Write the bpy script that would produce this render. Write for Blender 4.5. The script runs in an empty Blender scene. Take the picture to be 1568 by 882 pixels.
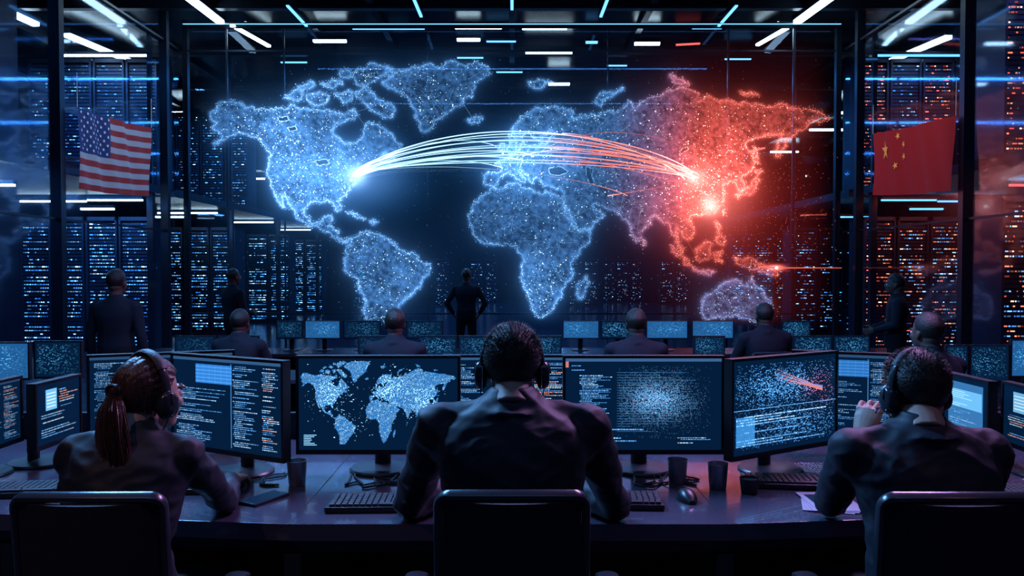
import bpy, bmesh, math, random, zlib
import numpy as np
from mathutils import Vector, Matrix, Euler, noise
from mathutils.geometry import tessellate_polygon
random.seed(7); rs=np.random.RandomState(11)
scene=bpy.context.scene
scene.view_settings.view_transform='Standard'
scene.view_settings.exposure=.2
# ------------------------------------------------------------ camera
F=1250.0; TH=math.atan(31/F); CZ=1.5
cam_d=bpy.data.cameras.new('camera'); cam_d.lens=36*F/1568; cam_d.sensor_width=36
cam=bpy.data.objects.new('camera',cam_d); scene.collection.objects.link(cam)
cam.location=(0,0,CZ); cam.rotation_euler=(math.pi/2-TH,0,0); cam_d.clip_end=200
scene.camera=cam
def P(px,py,Y):
    u=(px-784)/F; v=(441-py)/F
    d=Vector((u, math.cos(TH)+v*math.sin(TH), -math.sin(TH)+v*math.cos(TH)))
    t=Y/d.y
    return Vector((d.x*t, Y, CZ+d.z*t))
V=Vector
# ------------------------------------------------------------ materials
def mat_p(name,col,rough=.5,metal=0,bump=0,bscale=30,var=0,emit=None,es=0,spec=.5,coat=0,stretch=(1,1,1),rvar=0):
    m=bpy.data.materials.new(name); m.use_nodes=True; nt=m.node_tree; b=nt.nodes['Principled BSDF']
    b.inputs['Base Color'].default_value=(*col,1); b.inputs['Roughness'].default_value=rough
    b.inputs['Metallic'].default_value=metal; b.inputs['Specular IOR Level'].default_value=spec
    b.inputs['Coat Weight'].default_value=coat
    if emit: b.inputs['Emission Color'].default_value=(*emit,1); b.inputs['Emission Strength'].default_value=es
    tc=nt.nodes.new('ShaderNodeTexCoord'); mp=nt.nodes.new('ShaderNodeMapping'); mp.inputs['Scale'].default_value=stretch
    nt.links.new(tc.outputs['Object'],mp.inputs['Vector'])
    n=nt.nodes.new('ShaderNodeTexNoise'); n.inputs['Scale'].default_value=bscale; n.inputs['Detail'].default_value=5
    nt.links.new(mp.outputs[0],n.inputs['Vector'])
    if bump:
        bp=nt.nodes.new('ShaderNodeBump'); bp.inputs['Strength'].default_value=bump; bp.inputs['Distance'].default_value=.01
        nt.links.new(n.outputs['Fac'],bp.inputs['Height']); nt.links.new(bp.outputs[0],b.inputs['Normal'])
    if var:
        mx=nt.nodes.new('ShaderNodeMix'); mx.data_type='RGBA'
        mx.inputs[6].default_value=(*[c*(1-var) for c in col],1); mx.inputs[7].default_value=(*[min(1,c*(1+var)) for c in col],1)
        nt.links.new(n.outputs['Fac'],mx.inputs[0]); nt.links.new(mx.outputs[2],b.inputs['Base Color'])
    if rvar:
        mr=nt.nodes.new('ShaderNodeMapRange'); mr.inputs[3].default_value=max(0.02,rough-rvar); mr.inputs[4].default_value=rough+rvar
        nt.links.new(n.outputs['Fac'],mr.inputs[0]); nt.links.new(mr.outputs[0],b.inputs['Roughness'])
    return m
def mat_emit_col(name,strength=1,additive=False):
    m=bpy.data.materials.new(name); m.use_nodes=True; nt=m.node_tree; nt.nodes.clear()
    o=nt.nodes.new('ShaderNodeOutputMaterial'); e=nt.nodes.new('ShaderNodeEmission'); a=nt.nodes.new('ShaderNodeAttribute')
    a.attribute_name='Col'; nt.links.new(a.outputs['Color'],e.inputs['Color']); e.inputs['Strength'].default_value=strength
    if additive:
        t=nt.nodes.new('ShaderNodeBsdfTransparent'); s=nt.nodes.new('ShaderNodeAddShader')
        nt.links.new(t.outputs[0],s.inputs[0]); nt.links.new(e.outputs[0],s.inputs[1]); nt.links.new(s.outputs[0],o.inputs[0])
    else: nt.links.new(e.outputs[0],o.inputs[0])
    return m
def mat_emit(name,col,s):
    m=bpy.data.materials.new(name); m.use_nodes=True; nt=m.node_tree; nt.nodes.clear()
    o=nt.nodes.new('ShaderNodeOutputMaterial'); e=nt.nodes.new('ShaderNodeEmission')
    e.inputs['Color'].default_value=(*col,1); e.inputs['Strength'].default_value=s; nt.links.new(e.outputs[0],o.inputs[0]); return m
def mat_glass(name,tint=(.9,.95,1),refl=.5,rough=.03):
    m=bpy.data.materials.new(name); m.use_nodes=True; nt=m.node_tree; nt.nodes.clear()
    o=nt.nodes.new('ShaderNodeOutputMaterial'); t=nt.nodes.new('ShaderNodeBsdfTransparent'); g=nt.nodes.new('ShaderNodeBsdfGlossy')
    t.inputs[0].default_value=(*tint,1); g.inputs['Roughness'].default_value=rough; g.inputs['Color'].default_value=(.7,.8,1,1)
    f=nt.nodes.new('ShaderNodeFresnel'); f.inputs[0].default_value=1.5
    mu=nt.nodes.new('ShaderNodeMath'); mu.operation='MULTIPLY'; mu.inputs[1].default_value=refl; nt.links.new(f.outputs[0],mu.inputs[0])
    mx=nt.nodes.new('ShaderNodeMixShader'); nt.links.new(mu.outputs[0],mx.inputs[0]); nt.links.new(t.outputs[0],mx.inputs[1]); nt.links.new(g.outputs[0],mx.inputs[2])
    nt.links.new(mx.outputs[0],o.inputs[0]); return m
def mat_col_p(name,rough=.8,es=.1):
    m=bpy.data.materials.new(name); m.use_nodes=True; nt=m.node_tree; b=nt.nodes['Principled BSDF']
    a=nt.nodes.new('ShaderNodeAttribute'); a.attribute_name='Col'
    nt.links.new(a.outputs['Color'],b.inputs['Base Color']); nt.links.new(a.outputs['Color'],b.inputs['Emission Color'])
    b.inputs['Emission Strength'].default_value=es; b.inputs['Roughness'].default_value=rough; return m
M={}
M['bezel']=mat_p('black_plastic',(.012,.013,.017),.35,bump=.05,bscale=300)
M['screen']=mat_p('screen_panel',(.002,.004,.010),.3,emit=(.006,.08,.28),es=.13,spec=.12)
M['screenb']=mat_p('screen_panel_bright',(.004,.008,.016),.3,emit=(.03,.22,.65),es=.42,spec=.2)
M['glow']=mat_emit_col('screen_pixels',1.0)
M['led']=mat_emit_col('led_pixels',1.6)
M['holo']=mat_emit_col('hologram_light',1.0,additive=True)
M['metal']=mat_p('dark_metal',(.06,.065,.08),.35,.8,bump=.05,bscale=60,rvar=.1)
M['post']=mat_p('post_metal',(.016,.026,.048),.35,.5,bump=.05,bscale=20,var=.3)
M['desk']=mat_p('desk_laminate',(.085,.08,.12),.20,.35,bscale=3,var=.12,rvar=.04,coat=.35)
M['deskside']=mat_p('desk_side',(.016,.019,.03),.4,.2,bump=.05,bscale=40)
M['floor']=mat_p('polished_floor',(.03,.045,.08),.16,.1,bump=.03,bscale=3,var=.3,rvar=.06)
M['carpet']=mat_p('platform_carpet',(.02,.02,.026),.8,bump=.3,bscale=200,var=.3)
M['ceil']=mat_p('ceiling_panel',(.014,.022,.038),.24,.4,bump=.1,bscale=6,var=.4)
M['wall']=mat_p('dark_wall',(.015,.03,.065),.6,bump=.1,bscale=5,var=.4)
M['glass']=mat_glass('glass_pane',(.93,.96,1),.13,.05)
M['glassb']=mat_glass('glass_pane_clear',(.95,.97,1),.32,.02)
M['rack']=mat_p('rack_metal',(.018,.032,.07),.4,.5,bump=.1,bscale=50)
M['chairf']=mat_p('chair_frame',(.035,.038,.05),.25,.3,bump=.03,bscale=80)
M['chairp']=mat_p('chair_mesh_fabric',(.009,.010,.015),.7,bump=.5,bscale=500,var=.3)
M['shirt']=mat_p('shirt_fabric',(.015,.018,.029),.62,bump=.22,bscale=12,var=.2,spec=.4,stretch=(1,1,.6))
M['shirt2']=mat_p('shirt_fabric_charcoal',(.012,.016,.028),.8,bump=.35,bscale=16,var=.25,spec=.3,stretch=(.8,1,1))
M['pants']=mat_p('trouser_fabric',(.010,.011,.017),.85,bump=.3,bscale=30,var=.2,spec=.2)
M['shoe']=mat_p('shoe_leather',(.01,.009,.009),.35,bump=.1,bscale=60)
M['skin']=mat_p('skin',(.50,.30,.23),.5,bump=.06,bscale=90,var=.12)
M['skin2']=mat_p('skin_tan',(.13,.07,.055),.55,bump=.08,bscale=90,var=.12)
M['hair']=mat_p('hair_dark',(.022,.015,.012),.40,bump=.5,bscale=160,var=.3)
M['hairr']=mat_p('hair_dark_auburn',(.060,.022,.016),.36,bump=.5,bscale=90,var=.4,stretch=(1,1,.1))
M['eye']=mat_p('eye_white',(.7,.7,.7),.2,bump=.01); M['iris']=mat_p('eye_iris',(.05,.03,.02),.2,bump=.01)
M['lips']=mat_p('lips',(.35,.13,.12),.45,bump=.05)
M['phones']=mat_p('headphone_plastic',(.025,.028,.035),.2,bump=.03,bscale=100)
M['pad']=mat_p('ear_pad',(.014,.014,.018),.55,bump=.2,bscale=120)
M['steel']=mat_p('brushed_steel',(.38,.38,.42),.3,.9,bump=.05,bscale=40,stretch=(1,1,12),rvar=.08)
M['paper']=mat_p('paper',(.30,.33,.42),.7,bump=.05,bscale=40)
M['key']=mat_p('keycap_plastic',(.03,.032,.04),.4,bump=.05,bscale=200)
M['flag']=mat_col_p('flag_cloth',.8,.07)  # cloth given a faint glow of its own colour, besides the spots
M['lamp']=mat_emit('linear_lamp_glow',(.58,.84,1),12)
M['lamps']=mat_emit('linear_lamp_soft',(.12,.45,1),2.2)
M['lampr']=mat_emit('linear_lamp_red',(1,.12,.1),1.4)
# ------------------------------------------------------------ mesh builder
class MB:
    def __init__(s): s.v=[];s.f=[];s.m=[];s.c=[]
    def add(s,vs,fs,mat=0,col=(1,1,1)):
        o=len(s.v); s.v.extend([tuple(v) for v in vs])
        for f in fs: s.f.append(tuple(i+o for i in f)); s.m.append(mat); s.c.append(col)
    def box(s,c,sz,mat=0,R=None,col=(1,1,1)):
        x,y,z=[a/2 for a in sz]; vs=[V(p) for p in [(-x,-y,-z),(x,-y,-z),(x,y,-z),(-x,y,-z),(-x,-y,z),(x,-y,z),(x,y,z),(-x,y,z)]]
        if R is not None: vs=[R@v for v in vs]
        c=V(c); s.add([v+c for v in vs],[(0,3,2,1),(4,5,6,7),(0,1,5,4),(1,2,6,5),(2,3,7,6),(3,0,4,7)],mat,col)
    def quad(s,a,b,c,d,mat=0,col=(1,1,1)): s.add([a,b,c,d],[(0,1,2,3)],mat,col)
    def rings(s,rings,mat=0,cap=True,closed=False):
        n=len(rings[0]); vs=[p for r in rings for p in r]; fs=[]
        R=len(rings)
        for i in range(R if closed else R-1):
            j=(i+1)%R
            for k in range(n): fs.append((i*n+k,i*n+(k+1)%n,j*n+(k+1)%n,j*n+k))
        if cap and not closed: fs.append(tuple(range(n))[::-1]); fs.append(tuple((R-1)*n+k for k in range(n)))
        s.add(vs,fs,mat)
    def tube(s,pts,rad,seg=12,mat=0,up=None,closed=False):
        pts=[V(p) for p in pts]; n=len(pts); rings=[]; prev=None
        for i,p in enumerate(pts):
            if closed: t=pts[(i+1)%n]-pts[i-1]
            else: t=pts[min(i+1,n-1)]-pts[max(i-1,0)]
            t.normalize()
            if prev is None:
                a=V(up) if up is not None else (V((0,0,1)) if abs(t.z)<.9 else V((1,0,0)))
            else: a=prev
            a=(a-t*a.dot(t)); a.normalize(); prev=a; b=t.cross(a)
            r=rad[i]
            ra,rb=(r if isinstance(r,tuple) else (r,r))
            rings.append([p+a*ra*math.cos(2*math.pi*k/seg)+b*rb*math.sin(2*math.pi*k/seg) for k in range(seg)])
        s.rings(rings,mat,closed=closed)
    def ell(s,c,r,R=None,seg=20,rg=12,mat=0):
        c=V(c); vs=[];fs=[]
        def tr(p):
            p=V((p[0]*r[0],p[1]*r[1],p[2]*r[2]))
            return (R@p if R is not None else p)+c
        vs.append(tr((0,0,1)))
        for i in range(1,rg):
            a=math.pi*i/rg
            for k in range(seg):
                b=2*math.pi*k/seg; vs.append(tr((math.sin(a)*math.cos(b),math.sin(a)*math.sin(b),math.cos(a))))
        vs.append(tr((0,0,-1)))
        for k in range(seg):
            fs.append((0,1+k,1+(k+1)%seg)); fs.append((len(vs)-1,1+(rg-2)*seg+(k+1)%seg,1+(rg-2)*seg+k))
        for i in range(rg-2):
            for k in range(seg): fs.append((1+i*seg+k,1+(i+1)*seg+k,1+(i+1)*seg+(k+1)%seg,1+i*seg+(k+1)%seg))
        s.add(vs,fs,mat)
    def cap(s,p,q,r1,r2,seg=14,mat=0):
        s.tube([p,q],[r1,r2],seg,mat); s.ell(p,(r1,)*3,None,seg,10,mat); s.ell(q,(r2,)*3,None,seg,10,mat)
    def lathe(s,c,prof,seg=24,mat=0):
        c=V(c); s.rings([[c+V((r*math.cos(2*math.pi*k/seg),r*math.sin(2*math.pi*k/seg),z)) for k in range(seg)] for r,z in prof],mat)
    def mesh(s,name,recalc=True,col=False):
        me=bpy.data.meshes.new(name); me.from_pydata(s.v,[],s.f)
        me.polygons.foreach_set('material_index',s.m)
        if col:
            ca=me.color_attributes.new('Col','FLOAT_COLOR','CORNER')
            arr=np.ones((len(me.loops),4),dtype=np.float32)
            ls=np.array([len(f) for f in s.f]); arr[:,:3]=np.repeat(np.array(s.c,dtype=np.float32),ls,axis=0)
            ca.data.foreach_set('color',arr.ravel())
        if recalc:
            bm=bmesh.new(); bm.from_mesh(me); bmesh.ops.recalc_face_normals(bm,faces=bm.faces); bm.to_mesh(me); bm.free()
        me.update(); return me
    def build(s,name,mats,smooth=True,parent=None,bevel=0,recalc=True,col=False,loc=None,center=False):
        me=s.mesh(name,recalc,col)
        for m in mats: me.materials.append(M[m] if isinstance(m,str) else m)
        if smooth:
            me.polygons.foreach_set('use_smooth',[True]*len(me.polygons)); me.set_sharp_from_angle(angle=.7)
        ob=bpy.data.objects.new(name,me); scene.collection.objects.link(ob)
        if center and parent is None:
            a=np.array(s.v); c=V(((a[:,0].min()+a[:,0].max())/2,(a[:,1].min()+a[:,1].max())/2,a[:,2].min()))
            me.transform(Matrix.Translation(-c)); ob.location=c
        if parent is not None:
            ob.parent=parent; ob.matrix_parent_inverse=Matrix.Translation(-parent.location)
        if bevel:
            b=ob.modifiers.new('bevel','BEVEL'); b.width=bevel; b.segments=2; b.limit_method='ANGLE'
        return ob
def empty(name,loc):
    e=bpy.data.objects.new(name,None); e.location=loc; e.empty_display_size=.1; scene.collection.objects.link(e); return e
def remesh(mb,name,mats,voxel,smooth=6,labelf=None,parent=None,disp=None):
    me=mb.mesh(name+'_src'); ob=bpy.data.objects.new(name+'_src',me); scene.collection.objects.link(ob)
    r=ob.modifiers.new('r','REMESH'); r.mode='VOXEL'; r.voxel_size=voxel
    sm=ob.modifiers.new('s','SMOOTH'); sm.factor=.5; sm.iterations=smooth
    dg=bpy.context.evaluated_depsgraph_get(); dg.update()
    ev=ob.evaluated_get(dg); nm=bpy.data.meshes.new_from_object(ev); nm.name=name
    bpy.data.objects.remove(ob); bpy.data.meshes.remove(me)
    nm.materials.clear()
    for m in mats: nm.materials.append(M[m])
    n=len(nm.polygons)
    nm.polygons.foreach_set('use_smooth',[True]*n)
    if labelf is not None:
        c=np.empty(n*3); nm.polygons.foreach_get('center',c); nm.polygons.foreach_set('material_index',labelf(c.reshape(-1,3)).astype(np.int32))
    else: nm.polygons.foreach_set('material_index',[0]*n)
    if disp:
        nv=len(nm.vertices); co=np.empty(nv*3); nm.vertices.foreach_get('co',co); co=co.reshape(-1,3)
        no=np.empty(nv*3); nm.vertex_normals.foreach_get('vector',no); no=no.reshape(-1,3)
        d=np.array([disp(p) for p in co]); co=co+no*d[:,None]; nm.vertices.foreach_set('co',co.ravel())
    nm.update()
    o=bpy.data.objects.new(name,nm); scene.collection.objects.link(o)
    if parent is not None:
        o.parent=parent; o.matrix_parent_inverse=Matrix.Translation(-parent.location)
    return o
# ------------------------------------------------------------ room shell
FB=-.28; YW=16.0; XW=6.5; HC=6.3; YE=50; XE=15
def slab(name,c,sz,mat,bevel=0):
    b=MB(); b.box((0,0,0),sz); o=b.build(name,[mat],False,bevel=bevel); o.location=c; return o
slab('floor',(0,(YE-4)/2,FB-.1),(2*XE,YE+4,.2),'floor')
slab('ceiling',(0,(YE-4)/2,HC+.25),(2*XE,YE+4,.2),'ceil')
slab('wall_back',(0,YE+.1,3),(2*XE,.2,7),'wall'); slab('wall_front',(0,-4.1,3),(2*XE,.2,7),'wall')
slab('wall_left',(-XE-.1,23,3),(.2,YE+4,7),'wall'); slab('wall_right',(XE+.1,23,3),(.2,YE+4,7),'wall')
slab('floor_platform',(0,.6,FB/2),(12.6,7.6,-FB-.002),'carpet')
def glasswall(name,p0,p1,ys,ts,gl='glass'):
    b=MB(); p0=V(p0);p1=V(p1); d=(p1-p0); L=d.length; d.normalize(); R=Matrix.Rotation(math.atan2(d.y,d.x),3,'Z')
    b.box((p0+p1)/2+V((0,0,(HC+FB)/2)),(L,.015,HC-FB-.02),1,R)
    for t,w in ys: b.box(p0+d*t+V((0,0,(HC+FB)/2)),(w,w*1.2,HC-FB),0,R)
    for z,w in ts: b.box((p0+p1)/2+V((0,0,z)),(L,.05,w),0,R)
    return b.build(name,['post',gl],False)
ps=[(4+4.5,.1),(4+8.1,.12),(4+11.62,.13),(4+15.25,.12)]
glasswall('window_glass_left',(-XW,-3.9,0),(-XW,YW,0),ps,[(2.2,.03),(5.75,.04)])
glasswall('window_glass_right',(XW,-3.9,0),(XW,YW,0),ps,[(2.2,.03),(5.75,.04)])
def bx(px,Y=YW): return (px-784)/F*Y
XB=XW-.09
glasswall('window_glass_back',(-XB,YW,0),(XB,YW,0),[(bx(x)+XB,w) for x,w in [(350,.035),(437,.03),(655,.02),(930,.02),(1113,.035),(1213,.045)]]+[(.06,.1),(2*XB-.06,.1)],[(6.2,.08),(5.72,.03),(.6,.04)],'glassb')
b=MB()
for y in [3,6,9,12,15.2,18.5,22,26,30,35,40,46]: b.box((0,y,HC+.06),(2*XE,.16,.18))
for x in [-12.5,-10,-7.6,-4,-2.6,0,2.6,4,7.6,10,12.5]: b.box((x,23,HC+.10),(.12,54,.12))
b.build('ceiling_beams',['post'],False)
for sx in (-1,1):
    b=MB(); b.box((sx*10.9,27,3.05),(7.8,20,.16)); b.box((sx*10.9,13.1,3.05),(7.8,6.6,.16))
    for y in (10.2,16.2,20.8,25,30,36): b.box((sx*7.15,y,1.38),(.12,.12,3.3)); b.box((sx*7.15,y,4.7),(.08,.08,3.2))
    b.build('mezzanine_floor',['post'],False)
def linlight(p,q,w=.06,mat='lamp'):
    p=V(p);q=V(q); d=q-p; L=d.length; R=d.to_track_quat('X','Z').to_matrix(); b=MB()
    b.box((p+q)/2+V((0,0,w*.5)),(L+.04,w*1.4,w*.8),0,R); b.box((p+q)/2-V((0,0,w*.1)),(L,w,w*.5),1,R)
    o=b.build('linear_ceiling_light',['post',mat],False,center=True); return o
def cl(x1,y1,x2,y2,w=.07,mat='lamp',z=HC-.1):
    def hit(x,y):
        p=P(x,y,1.0); k=(z-CZ)/(p.z-CZ); return V((p.x*k,k,z))
    return linlight(hit(x1,y1),hit(x2,y2),w,mat)
for a in [(285,-8,338,33),(1276,-8,1220,33)]: cl(*a,w=.13)
for a in [(102,52,222,102),(1453,55,1337,103),(14,17,55,36),(1550,17,1503,36)]: cl(*a,w=.14)
for a in [(355,38,412,70),(1205,42,1160,68)]: cl(*a,w=.08)
for a in [(632,-6,645,25),(932,-6,920,25),(784,-8,784,14),(440,8,470,40),(1128,8,1100,40)]: cl(*a,w=.05,mat='lamps')
linlight((-6.3,15.75,6.17),(6.3,15.75,6.17),.022,'lamps')
for x1,x2,y,w in [(540,650,43,.06),(697,768,41,.09),(800,868,42,.09),(700,735,60,.09),(745,790,63,.05),(805,876,79,.10),(560,625,78,.04),(897,915,64,.08),(972,1010,66,.10),(1060,1105,43,.04),(840,872,128,.10),(700,740,88,.05),(480,530,62,.09),(1110,1150,90,.05),(430,470,95,.05),(760,800,110,.05),(930,960,100,.05)]:
    cl(x1,y,x2,y,w,'lamp' if w>.08 else 'lamps')
for x1,x2,y in [(232,282,172),(268,318,198),(355,405,273),(262,313,266),(1285,1327,172),(1240,1292,198),(1235,1297,266),(318,352,228),(1180,1222,232)]:
    dy=8 if (y==266 and x1<700) else (-6 if y==266 else 0)
    cl(x1,y-dy/2,x2,y+dy/2,.12 if y<240 else .16,'lamp' if y!=228 else 'lamps')
cl(1145,232,1170,226,.12,'lampr'); cl(1035,68,1072,66,.06,'lampr')
# ------------------------------------------------------------ server racks
def rackmesh(i,pal,dens,h=2.85,w=.66,gain=1.):
    r=random.Random(100+i); b=MB(); dpt=.8
    b.box((-w/2+.02,0,h/2),(.04,dpt,h)); b.box((w/2-.02,0,h/2),(.04,dpt,h)); b.box((0,0,.04),(w,dpt,.08)); b.box((0,0,h-.04),(w,dpt,.08)); b.box((0,dpt/2-.01,h/2),(w,.02,h))
    n=int((h-.2)/.075)
    for k in range(n):
        z=.12+k*.075+.03; b.box((0,.0,z),(w-.09,dpt-.1,.055))
        yf=-(dpt-.1)/2-.004
        base=dens*r.choice([.1,.5,.9,1.2,1.3])
        x=-w/2+.07
        while x<w/2-.08:
            l=r.choice([.018,.03,.03,.05,.07])
            if r.random()<base:
                c=r.choice(pal); s=r.choice([.18,.35,.6,.9,2.1])*gain
                b.quad((x,yf,z-.010),(x+l,yf,z-.010),(x+l,yf,z+.010),(x,yf,z+.010),1,tuple(q*s for q in c))
            x+=l+.018
    me=b.mesh('server_rack',True,True)
    for m in ('rack','led'): me.materials.append(M[m])
    return me
PB=[(.03,.25,.95),(.06,.38,1),(.15,.55,1),(.45,.78,1),(.02,.15,.6)]
PR=[(.95,.09,.05),(1,.15,.07),(1,.32,.12),(.9,.08,.05),(.06,.25,.7),(1,.55,.35)]
PM=[(.05,.25,.8),(.2,.5,1),(.5,.75,1),(.95,.18,.08),(.95,.12,.07),(.08,.3,.7),(1,.42,.2)]
RB=[rackmesh(i,PB,.8,gain=1.4) for i in range(5)]; RBd=[rackmesh(10+i,PB,.4,gain=.8) for i in range(3)]
RR=[rackmesh(20+i,PR,.6,gain=1.2) for i in range(4)]; RM=[rackmesh(30+i,PM,.6,gain=1.1) for i in range(4)]
RW=[rackmesh(40+i,[(.3,.6,1),(.1,.4,1),(.5,.75,1),(.05,.2,.6)],.22,h=2.2,gain=.9) for i in range(3)]
def row(x0,x1,Y,meshes,z=FB,step=.7,rz=0):
    x=x0+step/2
    while x<x1-.2:
        o=bpy.data.objects.new('server_rack',random.choice(meshes)); scene.collection.objects.link(o); o.location=(x,Y,z+.001); o.rotation_euler.z=rz; x+=step
row(-9.2,-7.3,12.6,RB); row(-9.2,-7.3,12.6,RBd,3.13)
row(-10.4,-7.4,17.6,RB); row(-10.4,-7.4,18.0,RBd,3.13)
row(-9.4,-7.4,22,RB); row(-9.2,-7.0,26.5,RB); row(-8.6,-7.2,31.5,RB); row(-6.6,-5.6,34,RBd)
row(-10.4,-7.4,24,RBd,3.13)
row(7.3,9.4,12.6,RM+RR); row(7.3,9.4,12.6,RR,3.13)
row(7.4,10.4,17.6,RM+RR[:2]); row(7.4,10.4,18.0,RR[:2]+RBd[:1],3.13)
row(7.4,9.4,22,RBd+RM[:1]); row(7.0,9.2,26.5,RBd)
for x0,x1,Y in [(-3.6,-2.6,38),(-2.1,-.6,41),(2.6,4.0,38),(4.6,6.8,42),(7.2,8.6,40)]: row(x0,x1,Y,RW,FB)
for sx in (-1,1):
    for (xa,xb,Y,z) in [(7.3,9.3,12.0,2.72),(7.5,8.6,16.6,2.88),(8.8,10.2,16.9,2.88),(7.5,9.0,20.8,2.9),(7.3,8.6,25,2.9),(7.4,8.6,30,2.9),(7.5,9.5,17.0,5.9),(7.6,8.4,19.2,2.7),(7.4,8.0,15.2,2.6),(7.6,9.2,11.6,2.86)]:
        if sx>0 and Y>20: continue
        linlight((sx*xa,Y,z),(sx*xb,Y,z),.07,'lamp' if sx<0 else ('lamps' if Y>13 else 'lampr'))
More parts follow.
